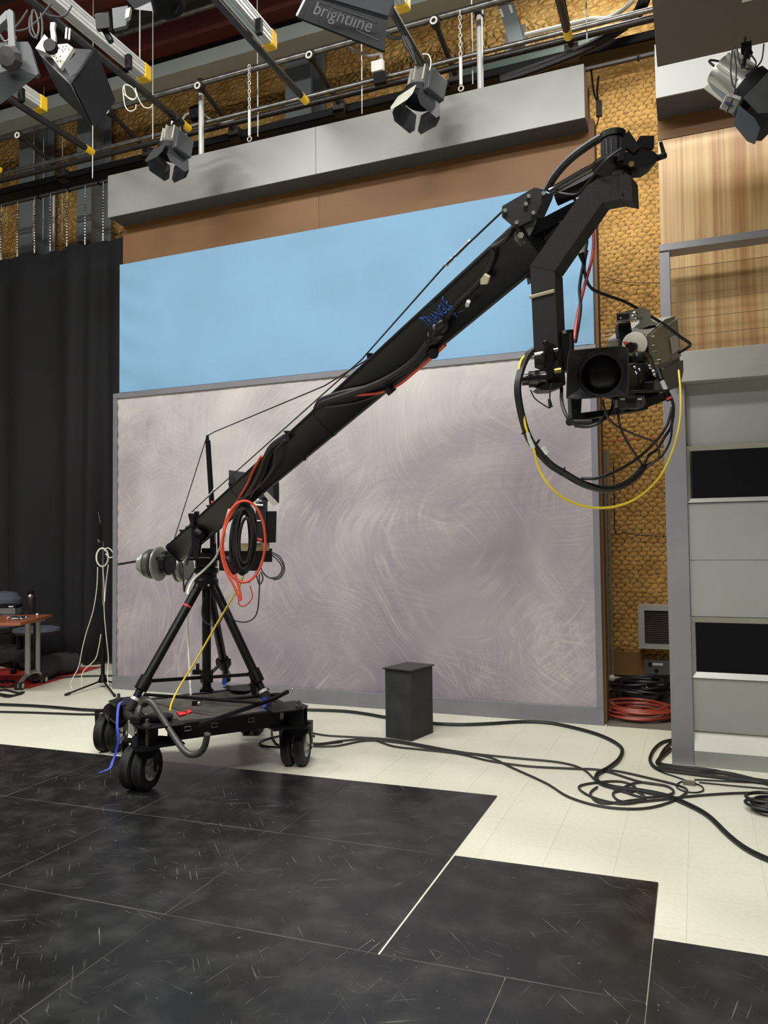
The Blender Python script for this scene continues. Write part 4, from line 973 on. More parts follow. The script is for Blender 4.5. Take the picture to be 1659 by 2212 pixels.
# ================================================================== LIGHTING GRID
GP = 'black grid pipes with yellow end caps'
def ypipe(px, py, label, Y1=6.0, r=.03, m=IRON, Y0=-1.5):
    e = oY(px, py, Y1); t = thing('grid_pipe', label, 'pipe', e, GP)
    MB().cyl((e.x, Y0, e.z), (e.x, Y1 - .08, e.z), r, n=14).build('pipe', m, t)
    MB().cyl((e.x, Y1 - .10, e.z), (e.x, Y1, e.z), r * 1.12, n=14).build('end_cap', YEL, t)
    return e
pe = [ypipe(0, 368, 'black grid pipe whose yellow end just shows at the left edge of the picture'),
      ypipe(200, 329, 'black grid pipe with a yellow end left of the fascia box'),
      ypipe(408, 278, 'black grid pipe with a yellow end carrying the left spotlight'),
      ypipe(661, 219, 'black grid pipe with a yellow end left of the middle spotlight'),
      ypipe(930, 168, 'black grid pipe carrying the middle spotlight', r=.028),
      ypipe(1228, 80, 'dark grid pipe with a worn yellow end above the right end of the fascia')]
def raceway(px, py, label, Y1=5.4):
    e = oY(px, py, Y1); t = thing('grid_raceway', label, 'lighting raceway', e, 'silver raceways with square yellow ends')
    x, z = e.x, e.z; mb = MB()
    mb.box((x - .045, -1.5, z - .05), (x + .045, Y1 - .09, z + .07))
    mb.build('channel', ALU, t, bevel=.004)
    for dz in (-.02, .02, .045): MB().box((x + .0455, -1.5, z + dz - .004), (x + .051, Y1 - .09, z + dz + .004)).box((x - .051, -1.5, z + dz - .004), (x - .0455, Y1 - .09, z + dz + .004)).build('rib', STL, t)
    MB().box((x - .02, -1.5, z - .056), (x - .012, Y1 - .09, z - .0505)).box((x + .012, -1.5, z - .056), (x + .02, Y1 - .09, z - .0505)).build('rib', STL, t)
    MB().box((x - .052, Y1 - .09, z - .06), (x + .052, Y1, z + .075)).build('end_cap', YEL, t, bevel=.012)
    for y in (3.2, 4.1, Y1 - .35): MB().box((x + .05, y, z - .14), (x + .10, y + .04, z - .02)).build('hanger_clamp', BLK, t, bevel=.004)
    return e
re_ = [raceway(95, 232, 'short silver raceway with a yellow end at the far left of the grid'),
       raceway(318, 166, 'long silver raceway with a yellow end above the left spotlight'),
       raceway(588, 96, 'silver raceway with a yellow end above the middle of the fascia'),
       raceway(874, 13, 'silver raceway with a yellow end at the top beside the hanging soft light')]
def xpipe(pa, pb, Y, label, m=IRON, r=.027, x0=-10.5, x1=.9, grp='cross pipes of the lighting grid'):
    z = (oY(*pa, Y).z + oY(*pb, Y).z) / 2
    one('cross_pipe', label, 'pipe', MB().cyl((x0, Y, z), (x1, Y, z), r, n=12), m, grp); return z
zA = xpipe((0, 299), (672, 115), 6.3, 'upper bright cross pipe running over the yellow pipe ends', mat('worn_pipe', (110, 108, 106), .3, .8, .4, 14), .03)
zB = xpipe((0, 364), (875, 172), 6.55, 'lower bright cross pipe passing behind the two spotlights', mat('worn_pipe2', (130, 128, 124), .3, .85, .35, 14), .022)
zC = xpipe((0, 388), (320, 314), 6.7, 'dark cross pipe just below the lower bright one', IRON, .03)
z7 = 5.85
one('black_track_beam', 'thick black horizontal beam showing along the top of the fascia box', 'beam', MB().box((-10.5, 6.95, z7 - .05), (.9, 7.1, z7 + .04)), BLK)
for k, (x, y, xx, yy) in enumerate(((44, 297, 202, 390), (236, 233, 322, 318), (432, 182, 540, 282), (672, 118, 762, 238), (940, 45, 986, 150), (1210, -10, 1270, 110))):
    a = oY(x, y, 6.3); one('grid_strut', ['leftmost', 'second from left', 'third from left', 'fourth from left', 'fifth from left', 'rightmost'][k] + ' dark pipe strut from the cross pipe to the black beam', 'pipe strut', MB().cyl((a.x, 6.3, zA - .03), (a.x, 7.0, z7 + .02), .026, n=10).cyl((a.x, 6.3 - .03, zA - .03), (a.x, 6.3 + .03, zA - .03), .05, n=12).ob((a.x, 6.94, z7 + .0), (1, 0, 0), (0, 1, 0), (0, 0, 1), .12, .1, .12), IRON, 'dark struts of the grid')
    MB_ = one('pipe_eye', 'white ring eye on the upper cross pipe, ' + ['at the far left', 'above the left spotlight', 'at the top of the left white post', 'over the pale steel column', 'right of the hanging soft light', 'at the right'][k], 'ring', MB().ring((a.x, 6.255, zA - .045), (0, 1, 0), .028, .009, 16, 6), WHT, 'white ring eyes on the cross pipe')
# posts and chains
def post(x, y0, y1, Y, label, r=.028, m=STL):
    a = oY(x, y0, Y); b = oY(x, y1, Y); one('hanging_post', label, 'post', MB().cyl((b.x, Y, b.z - .25), (b.x, Y, a.z), r, n=14).cyl((b.x, Y, a.z - .02), (b.x, Y, a.z + .08), r * 1.5, n=10, m=1), [m, BLK], 'bright posts above the fascia')
post(435, 190, 320, 6.5, 'bright metal post standing up behind the left half of the fascia')
post(1038, 30, 180, 6.5, 'bright metal post standing up behind the right half of the fascia')
post(116, 395, 505, 8.2, 'bright conduit post behind the curtain chains', .02)
for (x, y0, y1, Y, lb, r) in ((72, 350, 512, 8.2, 'thin bright rod beside the leftmost steel column', .008), (93, 300, 512, 8.2, 'thin rod between the steel column and the conduit', .006), (134, 300, 512, 8.2, 'thin grey rod right of the conduit post', .006), (302, 30, 155, 5.6, 'thin rod rising from the long raceway end', .006), (330, 180, 290, 6.2, 'thin drop rod behind the left spotlight pipe', .005), (557, 120, 285, 6.6, 'thin drop rod beside the left turnbuckle chain', .006), (782, 120, 235, 6.6, 'thin drop rod behind the switch box', .005), (1268, 0, 80, 6.6, 'thin bright rod crossing the white conduit at the right', .006), (1021, 30, 170, 6.7, 'thin rod left of the right bright post', .005), (200, 270, 375, 6.3, 'thin rod below the point of the big soft light', .006)):
    a = oY(x, y0, Y); b = oY(x, y1, Y); one('drop_rod', lb, 'rod', MB().cyl((b.x, Y, b.z - .05), (b.x, Y, 8.01), r, n=8), STL, 'thin drop rods')
def turn(x, y0, y1, label):
    a = oY(x, y0, 6.24); b = oY(x, y1, 6.24); X = b.x; t = thing('turnbuckle_chain', label, 'chain', (X, 6.24, b.z), 'white turnbuckle chains holding the fascia'); L = a.z - b.z
    MB().cyl((X, 6.24, b.z + .05), (X, 6.24, b.z + .05 + L * .35), .014, n=10).build('turnbuckle_body', WHT, t)
    ck = MB(); z = b.z + .06 + L * .35; k = 0
    while z < a.z:
        ax = (1, 0, 0) if k % 2 else (0, 1, 0); u = V((0, 1, 0)) if k % 2 else V((1, 0, 0))
        c = V((X, 6.24, z + .02)); ck.tube([c + u * .012 + ZV * .012, c + u * .012 - ZV * .012, c - ZV * .024, c - u * .012 - ZV * .012, c - u * .012 + ZV * .012, c + ZV * .024], .0045, 6, 0, True, 1); z += .04; k += 1
    ck.build('links', STL, t, kind='stuff')
    MB().ring((X, 6.24, b.z + .02), (0, 1, 0), .022, .006, 12, 6).build('hook', STL, t)
turn(539, 148, 305, 'white turnbuckle chain left of the middle of the fascia')
turn(996, 25, 196, 'white turnbuckle chain right of the middle spotlight')
# curtain track
trk = oY(0, 440, 7.0)
ztk = oY(0, 447, 7.6).z
t = thing('curtain_track', 'black double curtain track hanging above the black curtain', 'track', (-8, 7.6, ztk))
for dz in (0, .05): MB().box((-10.5, 7.58, ztk + dz), (.9, 7.62, ztk + .025 + dz)).build('rail', mat('track_grey', (62, 62, 64), .5), t)
for k in range(16): MB().box((-7.9 + k * .5, 7.57, ztk - .01), (-7.88 + k * .5, 7.63, ztk + .09)).build('track_clip', BLK, t)
# ---- black curtain
YC = 7.6; CUR = mat('black_curtain_cloth', (21, 21, 23), .85, 0, .10, 2)
xa, xb = oY(-40, 700, YC).x, oY(268, 700, YC).x + .35
ztl, ztr = oY(0, 551, YC).z, oY(262, 508, YC).z
cu = MB(); NX, NZ = 220, 14; vs = []
for j in range(NZ + 1):
    for i in range(NX + 1):
        u = i / NX; x = xa + (xb - xa) * u; v_ = j / NZ
        top = ztr + (ztl - ztr) * 0 - .04 * abs(sin(u * 21)) ; z = .03 + (top - .03) * v_
        am = .035 + .05 * (1 - v_)
        vs.append((x, YC + am * .8 * sin(u * 34 + 2.2 * sin(u * 9)) + am * .9 * sin(u * 17 + v_), z))
cu.add(vs, [(j * (NX + 1) + i, j * (NX + 1) + i + 1, (j + 1) * (NX + 1) + i + 1, (j + 1) * (NX + 1) + i) for j in range(NZ) for i in range(NX)], 0, True)
cur = cu.build('black_curtain', CUR, None, 'tall black curtain with soft folds hanging at the left', 'curtain')
sol = cur.modifiers.new('solid', 'SOLIDIFY'); sol.thickness = .006
CHN = ['at the left edge of the picture', 'beside the leftmost steel column', 'just right of the leftmost steel column', 'beside the conduit post', 'midway between the conduit and the right steel column', 'in front of the right steel column', 'nearest the fascia box']
for k, (x, y0, y1) in enumerate(((3, 463, 553), (38, 458, 547), (75, 450, 538), (109, 442, 534), (145, 434, 526), (184, 425, 520), (223, 415, 512))):
    a = oY(x, y0, YC - .03); b = oY(x, y1, YC - .03); mb = MB(); n = 16
    t = thing('curtain_chain', 'bead chain holding up the black curtain, ' + CHN[k], 'chain', (a.x, YC - .03, b.z), 'chains holding the curtain')
    for i in range(n): mb.ball((a.x + .003 * (i % 2), YC - .03, b.z + (a.z - b.z) * i / (n - 1)), .016, 6, 0)
    mb.build('links', CHR, t, kind='stuff')
    MB().cyl((a.x, YC - .03, b.z - .05), (a.x, YC - .03, b.z + .03), .008, n=6).cyl((a.x, YC - .03, a.z), (a.x, YC - .03, ztk), .003, n=6).build('hook', STL, t)

# ---- spotlights (fresnels)
BARN = mat('barn_door', (72, 74, 76), .5, .2)
LSIL = mat('lamp_silver', (158, 158, 152), .35, .6)
def fresnel(label, clamp, body, aim, s=1.0, doorw=False, extra=True):
    cl, bo = V(clamp), V(body); d = V(aim).normalized()
    t = thing('spotlight', label, 'spotlight', cl, 'spotlights hung from the grid')
    u, v_ = perp(d); u = u if u.dot(RT) > 0 else -u; v_ = d.cross(u)   # u sideways
    up = -v_ if v_.z < 0 else v_
    hm = MB().lathe([(.03 * s, -.17 * s), (.065 * s, -.16 * s), (.085 * s, -.11 * s), (.09 * s, -.03 * s), (.10 * s, .0)], bo, d, 18)
    hb = hm.build('lamp_housing', LSIL, t)
    fn = MB()
    for k in range(9):
        a_ = 2 * pi * k / 9; q = u * cos(a_) + up * sin(a_)
        fn.ob(bo - d * .085 * s + q * .088 * s, d, q.cross(d), q, .12 * s, .012 * s, .022 * s)
    fn.build('cooling_fins', mat('vent_white', (196, 194, 182), .4, .3), hb)
    MB().lathe([(.10 * s, 0), (.112 * s, .01 * s), (.112 * s, .06 * s), (.10 * s, .065 * s), (.095 * s, .02 * s), (.0001, .015 * s)], bo, d, 20).build('lens_ring', DKH, t)
    MB().lathe([(.094 * s, .02 * s), (.05 * s, .035 * s), (.0001, .04 * s)], bo, d, 20).build('fresnel_lens', mat('dull_glass', (30, 34, 46), .15, coat=.5), t)
    for k, (q, w_) in enumerate(((up, u), (-up, u), (u, up), (-u, up))):
        b0 = bo + d * .065 * s + q * .112 * s; wdt = .21 * s; ln_ = .15 * s
        out_ = (d * .96 + q * (.30 if k == 0 else .12)).normalized()
        pts = [b0 - w_ * wdt * .42, b0 + w_ * wdt * .42, b0 + w_ * wdt * .52 + out_ * ln_ * .7, b0 + w_ * wdt * .36 + out_ * ln_, b0 - w_ * wdt * .36 + out_ * ln_, b0 - w_ * wdt * .52 + out_ * ln_ * .7]
        MB().prism(pts, out_.cross(w_).normalized() * .003).build('barn_door', mat('barn_door_pale', (206, 206, 192), .5) if (k == 0 and doorw) else BARN, t)
    # yoke
    ty = cl - ZV * .06; side = u * .135 * s
    MB().tube([bo + side - d * .03 * s, bo + side + ZV * .10 * s, ty + side * .9 - ZV * .03, ty + side * .6, ty, ty - side * .6, ty - side * .9 - ZV * .03, bo - side + ZV * .10 * s, bo - side - d * .03 * s], .010 * s, 8, sub=3).build('yoke', BLKM, t)
    MB().cyl(bo + side * .8 - d * .03 * s, bo + side * 1.25 - d * .03 * s, .022 * s, n=12).build('yoke_knob', BLK, t)
    MB().cyl(ty, cl + ZV * .0, .012).ob(cl + ZV * .01, (1, 0, 0), (0, 1, 0), ZV, .05, .05, .06).build('clamp', [BLK], t)
    MB().cyl(ty - ZV * .005, ty + ZV * .03, .018, n=8).build('clamp_bolt', CHR, t)
    if extra:
        bx_ = bo + u * .15 * s + d * .02 * s
        MB().ob(bx_, u, up, d, .05 * s, .16 * s, .16 * s).build('ballast_box', GREYP, t, bevel=.008)
    MB().tube([bo - d * .15 * s, bo - d * .2 * s + u * .05 + ZV * .05, ty + u * .07 + ZV * .04, cl + u * .03 + ZV * .1], .006, 6).build('power_cord', CABG, t)
    return t
c1 = oX(372, 258, pe[2].x); c1 = V((pe[2].x, oX(372, 258, pe[2].x).y, pe[2].z - .03))
yy = c1.y; b1 = oY(371, 320, yy - .02)
fresnel('left silver spotlight with black barn doors hanging in front of the fascia', c1, b1, -ZV * .95 - FWD * .16 + RT * -.12, 1.12)
yy2 = 5.55; b2 = oY(912, 205, yy2); c2 = V((pe[4].x, oX(915, 150, pe[4].x).y, pe[4].z - .03)); b2 = oY(908, 200, c2.y)
fresnel('middle grey spotlight with a pale upper barn door in front of the fascia', c2, b2, -ZV * .95 - FWD * .16 + RT * -.18, 1.18, True)
c3 = oY(1612, 112, 4.4); b3 = oY(1606, 190, 4.38)
fresnel('right spotlight with grey ballast box and many cords below the soffit', c3, b3, ZV * -.7 + RT * .65 - FWD * .2, 1.1, False, False)
t3 = thing('lamp_ballast', 'grey ribbed ballast box with small white number tags on the right spotlight', 'ballast box', oY(1585, 222, 4.06))
MB().hexa([oY(x, y, 4.24) for x, y in ((1553, 234), (1584, 248), (1604, 212), (1571, 198))] + [oY(x, y, 4.10) for x, y in ((1553, 234), (1584, 248), (1604, 212), (1571, 198))]).build('box', mat('ballast_grey', (120, 120, 116), .4, .4), t3, bevel=.006)
MB().prism([oY(x, y, 4.094) for x, y in ((1567, 219), (1582, 224), (1581, 229), (1566, 224))], (0, -.003, 0)).build('blue_tape', mat('navy_tape', (40, 36, 90), .5), t3)
for k, (x, y, s_) in enumerate(((1576, 205, 'A'), (1587, 208.5, '1'), (1595, 211, '5'))):
    cx_ = oY(x, y, 4.094); mb = MB().ob(cx_, RT - UP * .25, UP + RT * .25, FWD, .022, .016, .002); mb.text(s_, cx_ - FWD * .0015, RT - UP * .25, UP + RT * .25, .014, .001, 1)
    mb.build('number_tag', [WHT, BLK], t3)
for pts in ([(1583, 100), (1578, 140), (1582, 180), (1596, 200)], [(1592, 105), (1600, 140), (1625, 150), (1633, 135), (1622, 118)], [(1650, 95), (1645, 130), (1630, 148), (1610, 165)], [(1585, 110), (1590, 150), (1586, 200), (1568, 245)]):
    one('hanging_cable', 'thin dark cable ' + {1583: 'hanging straight down the left of the right spotlight', 1592: 'looping round over the top of the right spotlight', 1650: 'coming in from the right edge to the right spotlight', 1585: 'running past the number tags of the right spotlight'}[pts[0][0]], 'cord', MB().tube([oY(x, y, 4.1) for x, y in pts], .004, 6), CAB, 'cords of the right spotlight')

# ---- soft lights
def hexpx(pts, d0, d1, mb=None, m=0):
    mb = mb or MB(); return mb.hexa([dp(x, y, d0) for x, y in pts[:4]] + [dp(x, y, d1) for x, y in pts[4:]], m)
def slab(pts, d, th, vec=None): return MB().prism([dp(*p) if len(p) == 3 else dp(p[0], p[1], d) for p in pts], (vec or FWD) * th)
t = thing('soft_light', 'big black soft light with open flap doors and a white vented back, upper left', 'studio light', dp(150, 150, 4.6), 'fluorescent soft lights')
q = [(158, 182, 4.30), (207, 105, 4.55), (248, 215, 4.60), (203, 277, 4.30)]
slab(q, 0, .012).build('flap_door', mat('flap_navy', (13, 14, 17), .7, spec=.15), t)
MB().hexa([dp(84, 115, 4.5), dp(152, 182, 4.33), dp(198, 272, 4.33), dp(130, 208, 4.5), dp(90, 100, 4.75), dp(200, 106, 4.58), dp(243, 214, 4.63), dp(150, 190, 4.8)]).build('housing', DKH, t, bevel=.006)
slab([(138, 143, 4.30), (168, 112, 4.35), (188, 114, 4.40), (186, 126, 4.40), (165, 158, 4.31), (152, 166, 4.29)], 0, .004).build('front_louvre', mat('louvre', (46, 48, 50), .4, .3), t)
slab([(76, 104, 4.40), (96, 74, 4.5), (112, 92, 4.5), (105, 115, 4.42)], 0, .05).build('reflector_back', mat('reflector_white', (236, 236, 230), .4), t)
vp = slab([(108, 118, 4.38), (122, 96, 4.45), (146, 94, 4.5), (158, 103, 4.5), (130, 148, 4.36)], 0, .03).build('vent_panel', mat('vent_white', (196, 194, 182), .4, .3), t)
ho = MB()
for x, y in ((128, 104), (136, 101), (143, 100), (134, 108), (141, 106), (149, 107), (116, 122), (122, 125), (130, 122), (124, 133), (136, 112), (131, 132)): ho.cyl(dp(x, y, 4.36), dp(x, y, 4.365), .0035, n=6)
ho.build('vent_holes', BLK, vp, kind='stuff')
slab([(109, 48), (119, 48), (117, 60), (120, 78), (118, 108), (108, 108), (110, 80), (108, 60)], 4.36, .02).build('yoke_arm', mat('yoke_pale', (176, 172, 160), .45, .3), t)
MB().lathe([(.035, 0), (.04, .01), (.036, .04)], dp(113, 106, 4.32), -FWD, 10).build('yoke_knob', BLK, t)
t = thing('soft_light', 'grey soft light with a round knob cut by the left edge of the picture', 'studio light', dp(30, 130, 4.3), 'fluorescent soft lights')
slab([(-30, 90, 4.3), (-2, 92), (40, 90), (60, 90), (66, 105), (83, 158), (78, 165), (40, 146), (18, 172), (-30, 180)], 4.3, .03).build('end_plate', GREYP, t)
MB().hexa([dp(-40, 172, 4.28), dp(32, 146, 4.28), dp(80, 163, 4.28), dp(2, 225, 4.28), dp(-40, 160, 4.6), dp(30, 140, 4.6), dp(78, 158, 4.6), dp(0, 200, 4.6)]).build('housing', mat('housing_grey', (34, 37, 39), .7, spec=.2), t)
slab([(13, 24), (20, 19), (28, 24), (30, 70), (33, 103), (18, 103), (17, 60)], 4.26, .02).build('yoke_arm', mat('yoke_grey', (104, 106, 106), .45, .3), t)
slab([(-20, 55), (13, 22), (14, 40), (-20, 72)], 4.27, .05).build('yoke_bar', mat('yoke_grey', (104, 106, 106), .45, .3), t)
MB().lathe([(.06, 0), (.068, .02), (.05, .07), (.0001, .075)], dp(26, 128, 4.26), (-FWD - UP * .3), 9).build('yoke_knob', mat('knob_grey', (58, 56, 54), .6), t)
# top centre one with embossed lettering
t = thing('soft_light', 'large grey soft light with embossed lettering hanging at the top centre', 'studio light', dp(740, 60, 4.2), 'fluorescent soft lights')
fr = [(641, 34, 4.35), (650, -14, 4.42), (738, 4, 4.25), (835, 48, 4.1), (831, 110, 4.02), (768, 88, 4.12), (700, 64, 4.22)]
slab([(641, 36, 4.35), (655, -12, 4.36), (836, 44, 4.10), (831, 110, 4.05)], 0, .02).build('flap_door', mat('flap_grey', (22, 24, 24), .75, spec=.12), t)
MB().hexa([dp(652, -12, 4.5), dp(836, 44, 4.3), dp(850, 30, 4.5), dp(700, -30, 4.7), dp(655, -20, 4.45), dp(838, 34, 4.2), dp(852, 0, 4.4), dp(720, -60, 4.6)]).build('housing', mat('housing_grey', (34, 37, 39), .7, spec=.2), t)
a, b_, c_ = dp(650, 16, 4.34), dp(834, 77, 4.07), dp(655, -12, 4.36)
xd = (b_ - a).normalized(); nrm = xd.cross(UP).normalized(); yd = nrm.cross(xd) * -1; yd = yd if yd.z > 0 else -yd
MB().text('brightline', dp(741, 38, 4.16), xd, yd, .085, .002, 0, lambda x, y: (x * 1.35, y * 1.1)).build('embossed_lettering', mat('emboss_dark', (8, 8, 8), .5), t)
MB().tube([dp(690, 6, 4.2), dp(800, 44, 4.08), dp(812, 50, 4.07)], .004, 5, sub=1).tube([dp(770, 66, 4.07), dp(818, 88, 4.0)], .004, 5, sub=1).build('pressed_rib', mat('emboss_dark', (8, 8, 8), .5), t)
MB().tube([dp(641, 34, 4.3), dp(660, -4, 4.3)], .006, 6, sub=1).build('door_edge', STL, t)
# top dark one at x 220-380
t = thing('soft_light', 'dark soft light seen from below at the top, left of centre', 'studio light', dp(320, 10, 4.6), 'fluorescent soft lights')
MB().hexa([dp(250, -30, 4.7), dp(400, -30, 4.5), dp(382, 30, 4.5), dp(290, 20, 4.7), dp(250, -40, 5.0), dp(400, -40, 4.9), dp(375, 20, 4.9), dp(300, 10, 5.0)]).build('housing', DKH, t)
MB().lathe([(.08, 0), (.10, .03), (.09, .16), (.03, .2)], dp(368, 22, 4.6), (UP * .3 - FWD), 16).build('lamp_end', mat('flap_navy', (13, 14, 17), .7, spec=.15), t)
slab([(242, 18, 4.6), (276, 12, 4.6), (278, 30, 4.6), (272, 55, 4.6), (245, 62, 4.6)], 0, .03).build('side_plate', GREYP, t)
slab([(272, 20, 4.55), (282, 15, 4.55), (278, 36, 4.55), (270, 40, 4.55)], 0, .03).build('knob_arm', mat('yoke_pale', (176, 172, 160), .45, .3), t)
one('pipe_clamp_cluster', 'black pipe clamp hanging under the dark soft light', 'clamp', MB().hexa([dp(204, 30, 4.8), dp(235, 26, 4.8), dp(238, 60, 4.8), dp(208, 64, 4.8), dp(206, 28, 4.9), dp(238, 24, 4.9), dp(242, 66, 4.9), dp(212, 70, 4.9)]).cyl(dp(225, 62, 4.85), dp(240, 90, 4.85), .02), BLK, bevel=.004)
# white switch box
t = thing('switch_box', 'small white electrical box on the cross pipe above the fascia', 'electrical box', oY(818, 155, 6.5))
MB().box((oY(806, 150, 6.5).x, 6.45, oY(806, 162, 6.5).z), (oY(831, 150, 6.5).x, 6.5, oY(806, 139, 6.5).z)).build('box', WHT, t, bevel=.004)
MB().box((oY(809, 150, 6.5).x, 6.47, oY(806, 186, 6.5).z), (oY(834, 150, 6.5).x, 6.52, oY(806, 163, 6.5).z)).build('bracket', BLK, t)
MB().tube([oY(822, 138, 6.48), oY(822, 118, 6.48), oY(800, 120, 6.48), oY(770, 112, 6.45), oY(755, 104, 6.4)], .016, 8).build('conduit', mat('conduit_grey', (140, 136, 128), .5), t)
# dark junction box by the left post
one('junction_box', 'dark junction box with bent conduits beside the left bright post', 'electrical box', MB().box((oY(415, 260, 6.6).x, 6.55, oY(415, 262, 6.6).z), (oY(436, 260, 6.6).x, 6.62, oY(415, 236, 6.6).z)).tube([oY(393, 262, 6.58), oY(402, 248, 6.58), oY(415, 245, 6.58)], .014, 8, 1).tube([oY(436, 243, 6.58), oY(455, 258, 6.58), oY(480, 264, 6.58), oY(505, 258, 6.58)], .012, 8, 1), [BLK, mat('conduit_grey', (140, 136, 128), .5)])
# white conduit at right and the big drooping black cables
one('white_conduit', 'pale conduit bending up across the top right, behind the yellow pipe end', 'conduit', MB().tube([oY(1134, 76, 7.6), oY(1200, 60, 7.6), oY(1275, 42, 7.6), oY(1310, 40, 7.4), oY(1335, 28, 7.2), oY(1362, 6, 7), oY(1375, -20, 7)], .022, 8), mat('conduit_white', (206, 204, 192), .45))
for k, (off, lb) in enumerate(((0, 'upper thick black cable sweeping down behind the right end of the fascia'), (9, 'lower thick black cable sweeping down behind the right end of the fascia'))):
    one('feeder_cable', lb, 'cable', MB().tube([oY(1395 + off, -20, 6.8), oY(1372 + off, 30, 6.8), oY(1330 + off, 65, 6.8), oY(1270 + off, 100, 6.8), oY(1200 + off, 130, 6.8), oY(1130, 155 + off * .5, 6.75), oY(1080, 172 + off * .3, 6.7)], .035, 8), CAB, 'thick black feeder cables')
one('green_beam', 'dark green steel beam behind the right end of the fascia', 'beam', MB().box((oY(1000, 150, 7.9).x, 7.9, oY(1060, 153, 7.9).z), (oY(1330, 90, 7.9).x, 7.95, oY(1060, 135, 7.9).z)), mat('green_steel', (58, 72, 60), .6))
one('cable_hook', 'small dark hook hanging on the back wall between the two fascia boxes', 'hook', MB().tube([oY(1277, 150, 7.04), oY(1283, 200, 7.04), oY(1293, 225, 7.04)], .01, 6).tube([oY(1293, 165, 7.04), oY(1290, 200, 7.04), oY(1294, 225, 7.04)], .01, 6).ob(oY(1294, 235, 7.04), (1, 0, 0), (0, 1, 0), ZV, .05, .03, .14).tube([oY(1294, 250, 7.04), oY(1290, 268, 7.04), oY(1283, 282, 7.04)], .006, 6), BLK)
# hanging cable loops
def loops(name, label, pts_list, r, m, grp=None): 
    mb = MB()
    for p in pts_list: mb.tube([dp(*q) for q in p], r, 6, sub=4)
    return one(name, label, 'cable', mb, m, grp)
loops('cable_loops', 'white cable coil tied to the grid pipe above the left spotlight', [[(268, 185, 6.3), (272, 205, 6.3), (285, 216, 6.3), (295, 208, 6.3), (287, 190, 6.3), (270, 183, 6.3), (266, 200, 6.3), (280, 212, 6.3), (292, 214, 6.3)], [(292, 190, 6.3), (300, 215, 6.3), (312, 232, 6.3), (325, 232, 6.3), (330, 226, 6.3)], [(266, 200, 6.3), (270, 228, 6.3), (280, 240, 6.3), (292, 236, 6.3), (294, 226, 6.3)]], .0045, CABW)
loops('cable_loops', 'grey cable loops hanging over the big soft light at the upper left', [[(72, 24, 4.9), (64, 45, 4.9), (66, 72, 4.9), (78, 82, 4.9), (84, 60, 4.9), (78, 28, 4.9), (70, 24, 4.9), (70, 60, 4.9), (80, 84, 4.9)], [(60, 22, 4.9), (45, 45, 4.9), (30, 66, 4.9), (60, 62, 4.9), (90, 35, 4.9), (110, 8, 4.9)], [(88, 28, 4.9), (92, 55, 4.9), (90, 84, 4.9)], [(98, 30, 4.85), (115, 36, 4.85), (140, 34, 4.85), (155, 12, 4.85)]], .006, CABG)
loops('cable_loops', 'bunched dark cable loops on the grid pipe above the middle spotlight', [[(869, 78, 5.4), (876, 95, 5.4), (886, 112, 5.4), (895, 130, 5.4)], [(874, 78, 5.4), (884, 98, 5.4), (893, 118, 5.4)], [(878, 80, 5.4), (890, 105, 5.4), (900, 140, 5.4)], [(835, 72, 5.3), (850, 82, 5.3), (868, 80, 5.3)]], .012, CAB)
loops('cable_loops', 'white looped cable over the middle spotlight clamp', [[(912, 117, 5.45), (925, 118, 5.45), (931, 133, 5.45), (928, 152, 5.45)]], .005, CABW)
loops('cable_loops', 'tangled black cables at the left edge above the soft light', [[(-10, 40, 4.6), (10, 60, 4.6), (25, 78, 4.6), (12, 92, 4.6), (0, 76, 4.6)], [(0, 50, 4.6), (20, 66, 4.6), (34, 84, 4.6), (20, 96, 4.6)]], .010, CAB)
one('grid_clamp', 'pair of bright clamp pins on the grid pipe beside the soft light', 'clamp', MB().cyl(dp(144, 60, 4.7), dp(142, 84, 4.7), .006).cyl(dp(151, 62, 4.7), dp(149, 86, 4.7), .006), STL)
one('cross_pipe', 'thin bright ceiling pipe high under the maroon roof', 'pipe', MB().cyl(oY(240, 80, 7.0), oY(470, 8, 7.0), .025), mat('worn_pipe2', (130, 128, 124), .3, .85, .35, 14), 'cross pipes of the lighting grid')
# ================================================================== FLOOR CABLES AND BOX
# black plinth box
bxp = [fl(833, 1593), fl(889, 1602), fl(936, 1583)]; q4_ = bxp[0] + bxp[2] - bxp[1]; base = [bxp[0], bxp[1], bxp[2], q4_]
bt = thing('black_plinth', 'small black painted wooden box with a lid standing before the backdrop', 'box', sum(base, V()) / 4)
pz = mat('plinth_black', (44, 45, 43), .7, 0, .25, 8)
MB().hexa([V((p.x, p.y, .001)) for p in base] + [V((p.x, p.y, .512)) for p in base]).build('body', pz, bt, bevel=.004)
cc = sum(base, V()) / 4
lid = [cc + (p - cc) * 1.1 for p in base]
MB().hexa([V((p.x, p.y, .514)) for p in lid] + [V((p.x, p.y, .524)) for p in lid]).build('lid', mat('lid_black', (38, 38, 38), .35), bt, bevel=.002)

